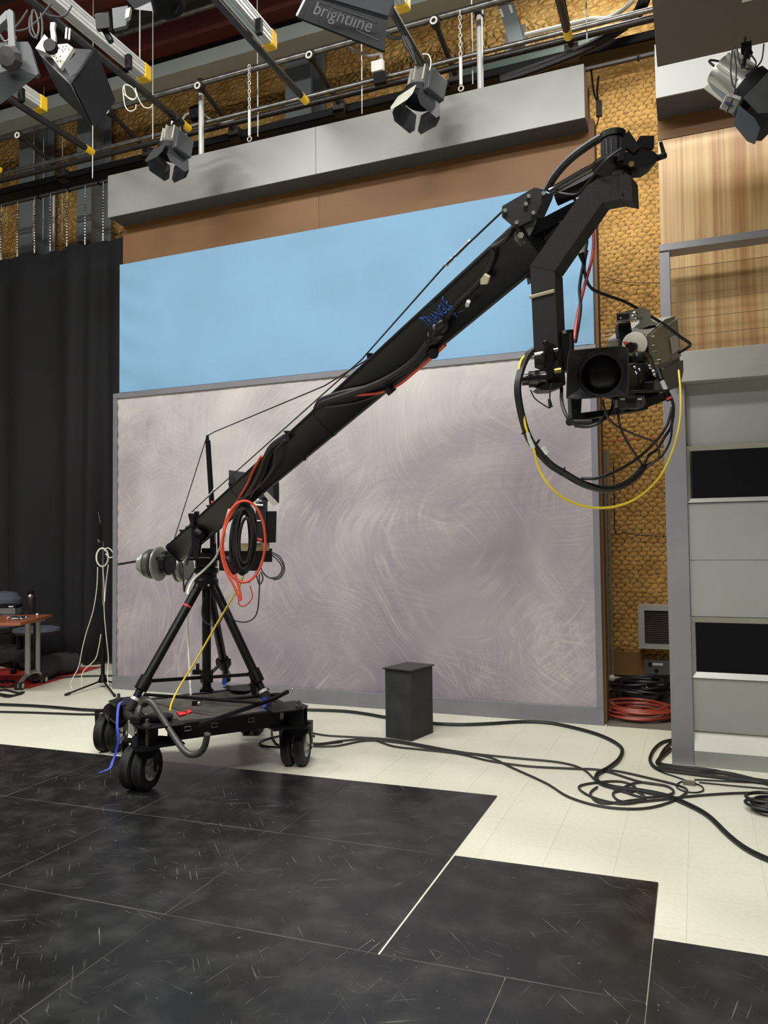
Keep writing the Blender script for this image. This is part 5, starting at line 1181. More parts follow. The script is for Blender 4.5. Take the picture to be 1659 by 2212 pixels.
def fc(label, pts, r, m=CAB, name='floor_cable', grp='black cables lying on the pale floor', sub=6, z=None):
    P = [fl(x, y, r + .002 if z is None else z) for x, y in pts]
    return one(name, label, 'cable', MB().tube(P, r, 7, sub=sub), m, grp)
fc('thick black cable running from the left edge to behind the dolly', [(-20, 1521), (60, 1524), (120, 1528), (180, 1533), (250, 1536)], .013)
fc('thinner black cable below the thick one at the left edge', [(-20, 1537), (60, 1539), (120, 1541), (180, 1543), (255, 1543)], .009)
fc('thick black cable passing behind the black plinth and curling to the lower right corner', [(600, 1530), (660, 1533), (740, 1536), (790, 1542), (830, 1549), (880, 1556), (940, 1563), (1000, 1565), (1060, 1563), (1130, 1559), (1190, 1562), (1260, 1577), (1310, 1594), (1342, 1615), (1338, 1638), (1315, 1658), (1290, 1672), (1292, 1688), (1325, 1700), (1385, 1708), (1440, 1719), (1485, 1737), (1530, 1762), (1575, 1805), (1620, 1838), (1680, 1865)], .013)
fc('black cable from the dolly running along the middle of the floor to the right tangle', [(655, 1579), (700, 1588), (760, 1592), (840, 1597), (900, 1607), (980, 1622), (1040, 1630), (1120, 1638), (1210, 1647), (1260, 1662), (1290, 1688), (1330, 1705), (1360, 1712), (1372, 1700), (1340, 1688), (1290, 1690), (1250, 1700), (1280, 1722), (1340, 1736), (1390, 1730)], .007, CABG)
fc('grey cable twisting beside it and ending at the loops', [(620, 1590), (680, 1606), (740, 1600), (800, 1597), (850, 1612), (920, 1620), (990, 1628), (1060, 1644), (1140, 1655), (1230, 1660), (1300, 1664), (1380, 1688), (1440, 1698), (1452, 1714), (1390, 1722), (1345, 1705), (1380, 1690), (1430, 1696)], .007, CABG)
fc('black cable swinging low across the pale tiles in front of the tangle', [(640, 1610), (720, 1612), (790, 1600), (860, 1604), (960, 1622), (1050, 1634), (1110, 1660), (1180, 1692), (1230, 1722), (1300, 1742), (1380, 1747), (1440, 1735), (1482, 1712), (1470, 1698), (1400, 1680), (1330, 1665), (1290, 1664)], .007, CABG)
fc('grey cable ring lying in the right tangle', [(1290, 1700), (1275, 1715), (1300, 1735), (1370, 1728), (1395, 1725), (1370, 1708), (1325, 1712), (1345, 1732), (1420, 1728), (1470, 1722), (1540, 1716), (1600, 1713), (1680, 1712)], .007, CABG)
fc('small cable loop on the floor right under the dolly', [(680, 1590), (620, 1588), (575, 1597), (562, 1606), (580, 1613), (650, 1612), (740, 1602)], .008)
fc('black cable hanging from the dolly and turning under the right caster', [(592, 1560), (587, 1580), (592, 1600), (606, 1611), (640, 1613)], .008)
fc('black cable loop curling beside the foot of the right set unit', [(1452, 1598), (1430, 1604), (1412, 1620), (1404, 1640), (1412, 1655), (1432, 1663), (1500, 1672), (1580, 1682), (1680, 1694)], .011)
fc('second black cable curling round the foot of the right set unit', [(1450, 1604), (1434, 1620), (1424, 1640), (1428, 1650), (1460, 1655), (1540, 1664), (1610, 1680), (1680, 1690)], .010)
fc('third black cable running along the base of the right set unit', [(1448, 1618), (1430, 1634), (1420, 1648), (1440, 1656), (1500, 1666), (1560, 1669), (1620, 1682), (1680, 1698)], .013)
fc('thin black wire from the cable curl to the small grey adapter', [(1404, 1640), (1408, 1655), (1430, 1668), (1460, 1678), (1488, 1688), (1515, 1698), (1518, 1708), (1500, 1712), (1475, 1708), (1461, 1699), (1468, 1690), (1484, 1687)], .0045)
fc('thin wire running right from the small grey adapter', [(1500, 1684), (1560, 1687), (1620, 1690), (1680, 1691)], .0045)
fc('lower thin wire running right from the small grey adapter', [(1510, 1690), (1580, 1697), (1680, 1706)], .0045)
p = fl(1489, 1691, .012)
one('cable_adapter', 'small grey cable adapter on the pale floor near the set unit', 'adapter', MB().ob(p, RT + FWD * -.5, FWD + RT * .5, ZV, .07, .035, .022), mat('adapter_grey', (112, 104, 92), .5), bevel=.003)
# coil at right edge
mb = MB()
cc = fl(1662, 1748, .015)
for k in range(6):
    mb.ring(cc + V((.02 * sin(k * 2.), .02 * cos(k), .012 * k)), (0.05 * sin(k), .05, 1), .085 + .009 * (k % 3), .009, 22, 6)
one('cable_coil', 'coiled black cable lying on the tiles at the right edge of the picture', 'cable coil', mb, CAB)
# red coil behind the backdrop
mb = MB(); cc = fl(1380, 1543, .02)
for k in range(9): mb.ring(cc + V((.03 * sin(k * 2.3), .03 * cos(k * 1.7), .012 * k * .8)), (.03 * sin(k), .03 * cos(k), 1), .22 + .018 * ((k * 5) % 4), .011, 34, 6)
one('cable_coil', 'coiled orange-red cable on the floor in the gap behind the backdrop', 'cable coil', mb, mat('coil_red', (150, 62, 44), .45))
mb = MB(); cc = fl(1385, 1490, .12)
for k in range(7): mb.ring(cc + V((.05 * sin(k * 2.3), .05 * cos(k * 1.7), .015 * k)), (.1 * sin(k), .1 * cos(k), 1), .20 + .03 * ((k * 5) % 3), .014, 26, 6)
mb.ball(cc + V((-.25, 0, .09)), .03, 10, 1).ball(cc + V((.02, -.2, .06)), .02, 8, 2).ball(cc + V((.06, -.2, .05)), .018, 8, 2)
one('cable_heap', 'heap of black cables with silver plugs on the dark step in the gap', 'cable coil', mb, [CAB, WHT, CHR])
# heater, grey box in the gap
t = thing('louvred_vent', 'dark louvred wall unit in a steel frame low in the gap', 'vent unit', (-.5, 8.6, .5)); Yg = 8.45
a, b_ = oY(1378, 1308, Yg), oY(1440, 1403, Yg); x0_, z1_ = a.x, a.z; z0_ = b_.z; x1_ = .2
MB().box((x0_, Yg, z0_), (x0_ + .06, Yg + .25, z1_)).build('frame_side', STL, t)
MB().box((x0_ + .061, Yg, z1_ - .05), (x1_, Yg + .25, z1_)).build('frame_top', STL, t)
MB().box((x0_ + .061, Yg, z0_), (x1_, Yg + .25, z0_ + .05)).build('frame_bottom', STL, t)
n = 17
for k in range(n):
    z = z0_ + .055 + (z1_ - z0_ - .11) * k / n
    MB().hexa([(x0_ + .062, Yg + .02, z), (x1_, Yg + .02, z), (x1_, Yg + .05, z + .012), (x0_ + .062, Yg + .05, z + .012), (x0_ + .062, Yg + .02, z + .005), (x1_, Yg + .02, z + .005), (x1_, Yg + .05, z + .017), (x0_ + .062, Yg + .05, z + .017)]).build('slat', mat('slat_dark', (104, 96, 86), .5), t)
MB().box((x0_ + .062, Yg + .06, z0_ + .05), (x1_, Yg + .2, z1_ - .05)).build('core', BLK, t)
t = thing('outlet_box', 'grey metal socket box with a white label low on the back wall in the gap', 'electrical box', oY(1415, 1458, 8.5))
a, b_ = oY(1391, 1427, 8.45), oY(1442, 1458, 8.45)
MB().box((a.x, 8.45, b_.z), (b_.x + .1, 8.6, a.z)).build('box', mat('socket_box_grey', (104, 102, 98), .45, .3), t, bevel=.004)
a, b_ = oY(1409, 1432, 8.447), oY(1432, 1438, 8.447)
MB().box((a.x, 8.446, b_.z), (b_.x, 8.4495, a.z)).build('label_strip', WHT, t)
MB().cyl(oY(1404, 1435, 8.45), oY(1404, 1435, 8.43), .02).cyl(oY(1418, 1449, 8.45), oY(1418, 1449, 8.44), .02).build('socket', BLK, t)
t = thing('door_channel', 'pale vertical steel channel in the gap beside the backdrop', 'channel', (-1.05, 8.2, 0))
for x in (1297, 1304, 1311):
    a = oY(x, 1000, 8.2); MB().box((a.x, 8.2, .0), (a.x + .022, 8.24, 2.4)).build('channel_rib', mat('channel_green_grey', (150, 150, 128), .5, .2), t)
one('wall_wire', 'thin wire sagging across the insulated wall in the gap, upper', 'wire', MB().tube([oY(1300, 602, 8.72), oY(1310, 600, 8.72), oY(1360, 610, 8.72), oY(1430, 611, 8.72)], .005, 6), mat('brown_wire', (120, 90, 62), .6), 'thin wires on the insulated wall')
one('wall_wire', 'thin orange wire across the insulated wall just below the camera', 'wire', MB().tube([oY(1285, 957, 8.72), oY(1325, 953, 8.72), oY(1370, 946, 8.72), oY(1430, 945, 8.72)], .005, 6), CABR, 'thin wires on the insulated wall')
one('wall_wire', 'thin black wire running down and across the insulated wall in the gap', 'wire', MB().tube([oY(1325, 1000, 8.7), oY(1327, 1080, 8.7), oY(1329, 1148, 8.7), oY(1350, 1152, 8.7), oY(1390, 1157, 8.7), oY(1440, 1158, 8.7)], .006, 6), CAB, 'thin wires on the insulated wall')
for k in range(4):
    one('wire_tray', ['top', 'second', 'third', 'bottom'][k] + ' wire of the small wire tray on the wall left of the camera', 'wire', MB().cyl(oY(1278, 718 + k * 10, 8.4), oY(1345, 712 + k * 9, 8.4), .004), STL, 'wires of the small wall tray')

# ================================================================== LEFT CORNER: TABLE, CHAIR, RUG, STAND
rg = [fl(-40, 1445), fl(222, 1441), fl(62, 1488), fl(40, 1487), fl(-40, 1480)]
one('red_rug', 'red rug on the floor under the small table at the left', 'rug', MB().prism([V((p.x, p.y, .001)) for p in rg], (0, 0, .006)), mat('rug_red', (176, 44, 42), .95, 0, .12, 30, bump=.2, bs=300))
# table
tz = .735; TT = [fl(44, 1345, tz), fl(113, 1327, tz)]
e1 = (TT[1] - TT[0]); e1n = e1.normalized(); side_ = V((-e1n.y, e1n.x, 0)); side_ = side_ if side_.x < 0 else -side_
T0, T1 = TT; T3 = T0 + side_ * 1.4; T2 = T1 + side_ * 1.4
tb = thing('folding_table', 'table with reddish-brown top and grey tubular wheeled legs at the left', 'table', (T0.x - .3, T0.y + .3, 0))
MB().hexa([V((p.x, p.y, tz - .03)) for p in (T0, T1, T2, T3)] + [V((p.x, p.y, tz)) for p in (T0, T1, T2, T3)]).build('tabletop', mat('table_top_brown', (150, 84, 58), .35, 0, .08, 3), tb, bevel=.003)
GT = mat('grey_tube', (150, 150, 150), .4, .4)
fa = fl(50, 1474, .14); fb = fl(74, 1471, .14)
ga, gb = fl(42, 1480, .05), fl(93, 1466, .05)
dA = (gb - ga); dA.z = 0; L_ = dA.length; dA.normalize()
l1 = ga + dA * L_ * .33; l2 = ga + dA * L_ * .75
for p_ in (l1, l2): MB().cyl(V((p_.x, p_.y, .13)), V((p_.x, p_.y, tz - .06)), .028, n=14).build('leg', GT, tb)
MB().cyl(V(((l1.x + l2.x) / 2, (l1.y + l2.y) / 2, .12)) + FWD * .08, V(((l1.x + l2.x) / 2, (l1.y + l2.y) / 2, tz - .05)) + FWD * .08, .03, n=12).build('leg', BLK, tb)
MB().tube([ga + ZV * .01, ga + dA * L_ * .2 + ZV * .07, ga + dA * L_ * .5 + ZV * .10, ga + dA * L_ * .8 + ZV * .08, gb + ZV * .01], .022, 10).build('foot_arch', mat('arch_silver', (160, 160, 158), .3, .7), tb)
MB().ob(V(((l1.x + l2.x) / 2, (l1.y + l2.y) / 2, tz - .05)), dA, ZV.cross(dA), ZV, .34, .06, .035).build('top_bracket', GT, tb)
for g in (ga, gb):
    for s_ in (-.025, .025):
        c = V((g.x, g.y, .042)) + dA * 0 + RT * s_
        MB().cyl(c - RT * .012, c + RT * .012, .040, n=18).cyl(c - RT * .0125, c + RT * .0125, .028, n=14, m=1).build('castor', [RUB, STL], tb)
# bottle
bp0 = fl(66, 1326, tz + .001)
bt_ = thing('water_bottle', 'black insulated bottle with silver neck standing on the table', 'bottle', bp0)
MB().lathe([(.045, 0), (.049, .006), (.049, .17), (.045, .185), (.030, .205)], bp0, ZV, 20).build('body', mat('bottle_black', (22, 22, 24), .5), bt_)
MB().lathe([(.0455, .186), (.031, .206), (.028, .212)], bp0 + ZV * .001, ZV, 20).build('neck_ring', CHR, bt_)
MB().lathe([(.030, .212), (.032, .218), (.032, .24), (.018, .258), (.0001, .262)], bp0, ZV, 18).build('cap', BLK, bt_)
# things on table
rp_ = fl(20, 1325, tz + .001)
t = thing('equipment_case', 'grey box of video gear on the table at the left edge', 'equipment', rp_)
MB().ob(rp_ + ZV * .035, RT, FWD, ZV, .20, .16, .065).build('body', mat('gear_grey', (120, 120, 116), .4, .3), t, bevel=.006)
MB().ob(rp_ + ZV * .085, RT, FWD, ZV, .22, .17, .03).build('upper_unit', BLKM, t, bevel=.004)
MB().ob(rp_ + ZV * .085 - FWD * .087 + RT * .06, RT, FWD, ZV, .05, .006, .012).build('button_strip', WHT, t)
mb = MB(); pc0 = fl(38, 1336, tz + .012)
rnd = random.Random(4)
for k in range(7):
    mb.tube([pc0 + RT * rnd.uniform(-.10, .10) + FWD * rnd.uniform(-.04, .06) + ZV * rnd.uniform(-.004, .02) for _ in range(6)], .005, 5, k % 3)
one('wire_tangle', 'small tangle of wires and plugs on the table beside the bottle', 'wires', mb, [CAB, CABG, WHT])
one('red_plug', 'small red plug in the wire tangle on the table', 'plug', MB().cyl(fl(14, 1336, tz + .015), fl(19, 1333, tz + .02), .012), CABRD)
one('white_plug', 'small white plug on the table just right of the bottle', 'cap', MB().cyl(fl(80, 1327, tz + .001), fl(80, 1327, tz + .018), .012), WHT)
# office chair
oc = fl(42, 1448, 0)
ch = thing('office_chair', 'dark blue-grey swivel office chair behind the small table', 'chair', oc)
FAB = mat('chair_fabric', (78, 82, 94), .9, 0, .12, 40)
sc0 = V((oc.x, oc.y, .50))
MB().lathe([(.16, -.03), (.24, -.02), (.27, .01), (.26, .04), (.20, .055), (.0001, .05)], sc0 + RT * .20 - ZV * .04, ZV, 24).build('seat', FAB, ch)
MB().cyl(V((oc.x, oc.y, .12)), V((oc.x, oc.y, .47)), .035, n=14).build('gas_column', BLK, ch)
for k in range(5):
    a_ = k * 2 * pi / 5 + .3; e = V((oc.x + .30 * cos(a_), oc.y + .30 * sin(a_), .075))
    l_ = MB().beam(V((oc.x, oc.y, .11)), e, .035, .03).build('base_arm', BLK, ch)
    MB().cyl(e - ZV * .035 - RT * .022, e - ZV * .035 + RT * .022, .038, n=12).build('caster', BLK, l_)
bk = V((oc.x, oc.y, 0)) - RT * .30 + FWD * .22
MB().lathe([(.0001, -.24), (.16, -.22), (.2, -.1), (.2, .12), (.14, .2), (.0001, .22)], bk + ZV * .70, ZV, 20).build('backrest', FAB, ch)
MB().tube([sc0 - ZV * .04 - RT * .1, sc0 - RT * .26 - ZV * .05, sc0 - RT * .30 + ZV * .06, sc0 - RT * .24 + ZV * .2, bk + ZV * .6], .018, 8).build('back_bar', BLK, ch)
# bags
for pts, r, lb in (([(75, 1452), (110, 1438), (165, 1430)], .13, 'long black padded bag lying on the floor by the curtain'), ([(-30, 1410), (20, 1415), (60, 1424)], .14, 'black padded bag behind the office chair at the left')):
    P = [fl(x, y, r) for x, y in pts]; D = (P[-1] - P[0])
    b = one('padded_bag', lb, 'bag', MB().tube(P, r, 14, 0, sub=5, rr=[r * .75, r * .95, r, r * .95, r, r * .98, r * .8]), mat('bag_black', (36, 36, 36), .85, 0, .2, 10, bump=.3, bs=15), 'padded bags by the curtain')
# mic stand
mp = fl(222, 1486, 0); mp = fl(222, 1484)
ms = thing('microphone_stand', 'slim black tripod microphone stand wearing a coil of white cable', 'stand', mp)
def up_at(P, y): 
    lo, hi = -1, 4
    for _ in range(40):
        mm = (lo + hi) / 2
        if px_of((P.x, P.y, mm))[1] > y: lo = mm
        else: hi = mm
    return lo
zt = up_at(mp, 1170)
MB().cyl(mp + ZV * .08, mp + ZV * up_at(mp, 1316), .020, n=12).cyl(mp + ZV * up_at(mp, 1320), mp + ZV * up_at(mp, 1308), .022, n=12).build('lower_tube', BLK, ms)
MB().cyl(mp + ZV * up_at(mp, 1316), mp + ZV * zt, .013, n=10).build('upper_tube', mat('stand_steel', (120, 120, 122), .3, .8), ms)
MB().lathe([(.05, .05), (.045, .07), (.018, .14), (.014, .15)], mp, ZV, 14).build('leg_hub', BLK, ms)
for x, y in ((141, 1501), (248, 1503), (262, 1478)):
    e = fl(x, y, .012); l_ = MB().cyl(mp + ZV * .07, e, .009, n=8).build('leg', BLK, ms)
    dd = (mp - e); dd.z = 0; dd.normalize(); MB().cyl(e, e + dd * .06 + ZV * .006, .014, n=8).build('rubber_foot', RUB, l_)
cz = mp + ZV * up_at(mp, 1172)
zz = lambda x, y: dp(x, y, px_of(mp)[2])
MB().cyl(zz(216, 1179), zz(215, 1135), .016, n=8).cyl(zz(214, 1165), zz(215, 1172), .02, n=8, m=1).cyl(zz(217, 1130), zz(212, 1106), .006, n=8, m=1).build('microphone_clip', [BLK, CHR], ms)
mb = MB(); wdp = px_of(mp)[2] - .04
for k in range(4):
    rx, ry = 12 + k * .6, 19 + k * .5
    mb.tube([dp(221 + rx * cos(a_), 1204 + ry * sin(a_), wdp + .004 * k) for a_ in [i * pi / 6 for i in range(12)]], .0045, 6, 0, True, 3)
mb.tube([dp(x, y, wdp) for x, y in ((226, 1190), (230, 1184), (238, 1186), (245, 1196), (243, 1203), (236, 1204), (228, 1196))], .006, 6)
for pts in ([(211, 1225), (209, 1270), (201, 1320), (187, 1365), (178, 1400), (170, 1440), (157, 1465), (153, 1480), (160, 1495), (168, 1500)], [(222, 1224), (225, 1270), (225, 1320), (229, 1370), (234, 1420), (232, 1460), (234, 1480), (232, 1488)], [(234, 1220), (229, 1260), (226, 1300)], [(218, 1370), (213, 1400), (205, 1425), (180, 1450), (176, 1470), (176, 1490)], [(168, 1500), (190, 1501), (215, 1499), (224, 1494)]):
    mb.tube([dp(x, y, wdp - (.35 * max(0, (y - 1430) / 60) if y > 1430 else 0) * .5) for x, y in pts], .0048, 6)
one('white_cable', 'coil of white cable hung on the microphone stand and trailing to the floor', 'cable', mb, CABW)
# stool behind
st = fl(246, 1447, 0)
t = thing('stool', 'stool with a pale seat mostly hidden behind the left edge of the backdrop', 'stool', st)
sz_ = up_at(st, 1364)
MB().cyl(st + RT * .18 + ZV * (sz_ - .02), st + RT * .18 + ZV * (sz_ + .02), .19, n=20).build('seat', mat('seat_pale', (200, 198, 188), .4), t)
for a_ in (.4, 2.0, 3.6, 5.2):
    MB().cyl(st + RT * .18 + V((.16 * cos(a_), .16 * sin(a_), .0)), st + RT * .18 + V((.14 * cos(a_), .14 * sin(a_), sz_ - .02)), .011, n=8).build('leg', STL, t)
MB().ring(st + RT * .18 + ZV * (sz_ - .13), ZV, .155, .008, 20, 6).build('ring_rail', STL, t)
fc('black cable crossing the floor behind the microphone stand', [(70, 1476), (110, 1467), (150, 1462), (200, 1460), (260, 1459)], .010)
fc('bunch of black cable at the left edge below the rug', [(-10, 1493), (10, 1490), (35, 1496), (50, 1496), (30, 1502), (5, 1500), (-10, 1497), (15, 1505), (40, 1499), (52, 1495)], .010)
fc('tangled black cables on the rug under the table', [(-10, 1465), (10, 1475), (30, 1470), (28, 1482), (5, 1484), (-10, 1478), (15, 1470), (35, 1478)], .010)

# ================================================================== THINGS HUNG ON THE CRANE
def dc(name, label, plist, r, m, grp=None, cat='cable', sub=6):
    mb = MB()
    for p in plist: mb.tube([dp(*q) for q in p], r, 8, 0, sub=sub)
    return one(name, label, cat, mb, m, grp)
G2 = 'cables of the hanging camera'
dc('cable_bundle', 'thick sleeved black cable bundle looping under the camera', [[(1163, 752, 2.3), (1140, 768, 2.2), (1124, 805, 2.12), (1118, 840, 2.1), (1124, 885, 2.1), (1136, 930, 2.1), (1152, 962, 2.1), (1185, 1000, 2.1), (1215, 1020, 2.12), (1262, 1046, 2.15), (1310, 1057, 2.2), (1350, 1046, 2.25), (1375, 1027, 2.28), (1390, 1009, 2.3)]], .0105, CAB, G2)
dc('yellow_cable', 'yellow cable hanging in a big loop under the camera', [[(1148, 756, 2.3), (1128, 775, 2.15), (1121, 800, 2.12), (1122, 840, 2.11), (1135, 920, 2.09), (1152, 968, 2.09), (1165, 1015, 2.1), (1190, 1053, 2.1), (1225, 1080, 2.12), (1275, 1096, 2.15), (1330, 1094, 2.2), (1380, 1073, 2.25), (1425, 1030, 2.3), (1452, 975, 2.35), (1468, 910, 2.4), (1470, 850, 2.45), (1466, 800, 2.5)]], .0035, CABY, G2)
for k, (pts, r, m_, lb) in enumerate((
    ([(1390, 1009, 2.3), (1375, 985, 2.25), (1352, 950, 2.2), (1338, 915, 2.15), (1335, 880, 2.15)], .0035, CAB, 'thin black cable rising from the bundle to the middle of the camera'),
    ([(1390, 1009, 2.3), (1400, 985, 2.3), (1420, 970, 2.35), (1435, 945, 2.35), (1450, 920, 2.4), (1455, 880, 2.4), (1445, 850, 2.4), (1430, 838, 2.4)], .0045, CAB, 'black cable rising from the bundle to the right side of the camera'),
    ([(1392, 1006, 2.3), (1425, 990, 2.35), (1448, 950, 2.36), (1452, 900, 2.38)], .0035, CAB, 'second thin cable on the right of the camera loop'),
    ([(1255, 1033, 2.15), (1290, 1033, 2.15), (1330, 1018, 2.2), (1370, 995, 2.25), (1410, 960, 2.3), (1440, 920, 2.35), (1452, 880, 2.38)], .0045, CAB, 'black cable crossing the loop from lower left to right'),
    ([(1302, 865, 2.15), (1312, 900, 2.15), (1335, 922, 2.18), (1375, 940, 2.22), (1412, 955, 2.25), (1424, 975, 2.28), (1418, 995, 2.3), (1390, 1012, 2.3)], .0032, CABG, 'thin grey cable curving from under the lens hood'),
    ([(1213, 838, 2.25), (1214, 870, 2.2), (1225, 900, 2.15), (1245, 918, 2.15), (1270, 921, 2.15), (1295, 912, 2.15), (1320, 888, 2.2), (1325, 862, 2.2)], .0052, CAB, 'black cable looping under the tilt head and lens hood'),
    ([(1146, 842, 2.2), (1155, 860, 2.2), (1172, 873, 2.2), (1188, 881, 2.2), (1191, 870, 2.2)], .002, CAB, 'thin wire with a small plug below the tilt motor'),
    ([(1192, 828, 2.2), (1188, 850, 2.2), (1188, 870, 2.2)], .002, CAB, 'thin wire from the tilt plate to the small plug'),
    ([(1390, 760, 2.35), (1405, 770, 2.35), (1413, 795, 2.36), (1418, 800, 2.36)], .003, CAB, 'short black cable arching over the zoom motor'),
    ([(1340, 850, 2.15), (1370, 846, 2.2), (1440, 844, 2.3)], .004, CAB, 'short cable running along under the servo'))):
    dc('camera_cable', lb, [pts], r, m_, G2)
MB_ = one('small_plug', 'small black plug dangling below the tilt motor', 'plug', MB().cyl(dp(1186, 862, 2.2), dp(1190, 880, 2.2), .004, .006), CAB)
one('bnc_plug', 'silver plug tied to the black bundle below left of the camera', 'plug', MB().cyl(dp(1140, 935, 2.07), dp(1144, 950, 2.07), .005).cyl(dp(1144, 950, 2.07), dp(1152, 968, 2.07), .006).cyl(dp(1172, 966, 2.07), dp(1182, 980, 2.07), .0065), STL)
for x, y in ((1133, 930), (1160, 957), (1215, 1018), (1389, 1010)):
    one('cable_tie', 'small black tie on the camera cable bundle, ' + {1133: 'left, beside the silver plug', 1160: 'below the silver plug', 1215: 'at its lower left', 1389: 'at its right end where it splits'}[x], 'cable tie', MB().ring(dp(x, y, 2.1 if x < 1200 else (2.12 if x < 1300 else 2.3)), RT - UP * .7, .0115, .0022, 12, 5), BLK, 'ties on the camera cable bundle')
dc('black_cable', 'black cable leaving the crane head and dropping onto the back of the camera', [[(1268, 540, 2.4), (1262, 580, 2.42), (1275, 620, 2.45), (1310, 638, 2.5), (1350, 652, 2.55), (1400, 680, 2.6), (1440, 705, 2.62), (1470, 728, 2.65), (1490, 742, 2.66), (1486, 750, 2.66), (1466, 762, 2.65)]], .0052, CAB)
dc('red_cable', 'red cable hanging behind the drop arm down to the camera', [[(1236, 424, 2.5), (1270, 470, 2.5), (1282, 510, 2.48), (1278, 560, 2.45), (1262, 620, 2.42), (1248, 680, 2.4), (1240, 735, 2.35)]], .0050, CABRD)
dc('black_cable', 'black cable hanging next to the red one behind the drop arm', [[(1268, 520, 2.42), (1262, 560, 2.42), (1252, 620, 2.42), (1254, 670, 2.4), (1243, 740, 2.37)]], .0050, CAB)
one('xlr_plug', 'silver and black cable plug hanging behind the drop arm', 'plug', MB().cyl(dp(1258, 528, 2.36), dp(1255, 548, 2.36), .009, m=1).cyl(dp(1255, 548, 2.36), dp(1263, 575, 2.36), .010, .004), [BLK, STL])
dc('black_hose', 'thick black hose arching over the crane head', [[(1180, 412, 2.46), (1200, 378, 2.44), (1230, 345, 2.42), (1265, 318, 2.4), (1300, 297, 2.38), (1322, 294, 2.36), (1330, 306, 2.34)]], .0125, CAB)
dc('slack_cable', 'thin black cable drooping from the crane head to the side plate', [[(1342, 322, 2.2), (1310, 345, 2.2), (1283, 378, 2.25), (1262, 405, 2.3), (1245, 420, 2.35), (1215, 418, 2.42), (1195, 412, 2.45)]], .004, CAB)
# along the arm
def arm_c(name, label, pts, r, m_, off=.03, grp='cables taped along the crane arm'):
    P = []
    for x, y in pts:
        # intersect the ray with the flat face plane of the arm
        d = ray(x, y); P0 = A0 + NF * (off + r)
        P.append(EYE + d * ((P0 - EYE).dot(NF) / d.dot(NF)))
    return one(name, label, 'cable', MB().tube(P, r, 8), m_, grp)
arm_c('arm_cable', 'heavy braided black cable wrapped round the middle of the crane arm', [(690, 880), (700, 870), (760, 850), (820, 828), (870, 800), (905, 770), (930, 735)], .016, CAB)
arm_c('arm_cable', 'second black cable wrapped round the middle of the crane arm', [(682, 882), (695, 864), (740, 848), (800, 835), (860, 812)], .012, CAB, .025)
arm_c('arm_cable', 'orange cable slung under the middle of the crane arm', [(712, 860), (730, 852), (770, 853), (820, 848), (860, 832), (900, 800), (930, 775), (962, 745)], .006, CABR)
arm_c('arm_cable', 'thin grey cable slung under the middle of the crane arm', [(680, 882), (700, 880), (760, 872), (810, 856), (845, 838), (880, 812), (905, 788)], .0045, CABG)
arm_c('arm_cable', 'black cable running up the upper crane arm from the big connector', [(958, 700), (985, 660), (1010, 635), (1040, 605)], .007, CAB)
arm_c('arm_cable', 'pair of black cords tied around the top of the crane arm', [(1045, 598), (1060, 570), (1066, 545), (1060, 535), (1075, 528), (1092, 515), (1100, 500)], .007, CAB)
arm_c('arm_cable', 'orange cable running down the lower crane arm', [(565, 985), (548, 1015), (535, 1045), (520, 1070), (508, 1090)], .007, CABR)
arm_c('arm_cable', 'thick black sleeve bulging along the lower crane arm', [(618, 945), (590, 965), (575, 990), (565, 1020), (550, 1048), (535, 1072)], .020, CAB, .02)
arm_c('arm_cable', 'grey cord curving down the lower crane arm', [(615, 950), (595, 975), (590, 1010), (565, 1045), (535, 1070), (515, 1078), (508, 1072)], .0055, CABG, .05)
def onarm(x, y, off=.03):
    d = ray(x, y); P0 = A0 + NF * off; return EYE + d * ((P0 - EYE).dot(NF) / d.dot(NF))
t = thing('cable_connector', 'big ribbed black cable connector clipped to the crane arm', 'connector', onarm(942, 720))
MB().lathe([(.012, 0), (.024, .02), (.026, .04), (.022, .045), (.026, .05), (.028, .085), (.022, .09), (.024, .11), (.014, .13)], onarm(926, 740, .055), (onarm(958, 700, .055) - onarm(926, 740, .055)), 16).build('shell', BLKM, t)
one('tape_tab', 'small cream tape tab round the cable on the upper crane arm', 'tape', MB().prism([onarm(x, y, .045) for x, y in ((1049, 590), (1060, 596), (1055, 611), (1041, 612), (1041, 600))], NF * .01), mat('tape_cream', (214, 206, 180), .6))
one('bnc_plug', 'small silver plug dangling on the face of the crane arm', 'plug', MB().cyl(onarm(1009, 660, .05), onarm(1012, 651, .06), .007).tube([onarm(1008, 661, .05), onarm(1002, 670, .05), onarm(990, 675, .05)], .002, 5, 1), [STL, CAB])
one('cable_clamp', 'round black cable clamp under the middle of the crane arm', 'clamp', MB().cyl(onarm(936, 764, .02), onarm(936, 764, .06), .02), BLKM)
one('cable_clamp', 'small square black clamp on the grey cable under the crane arm', 'clamp', MB().ob(onarm(843, 842, .05), AX, BF, NF, .03, .03, .03), BLKM)
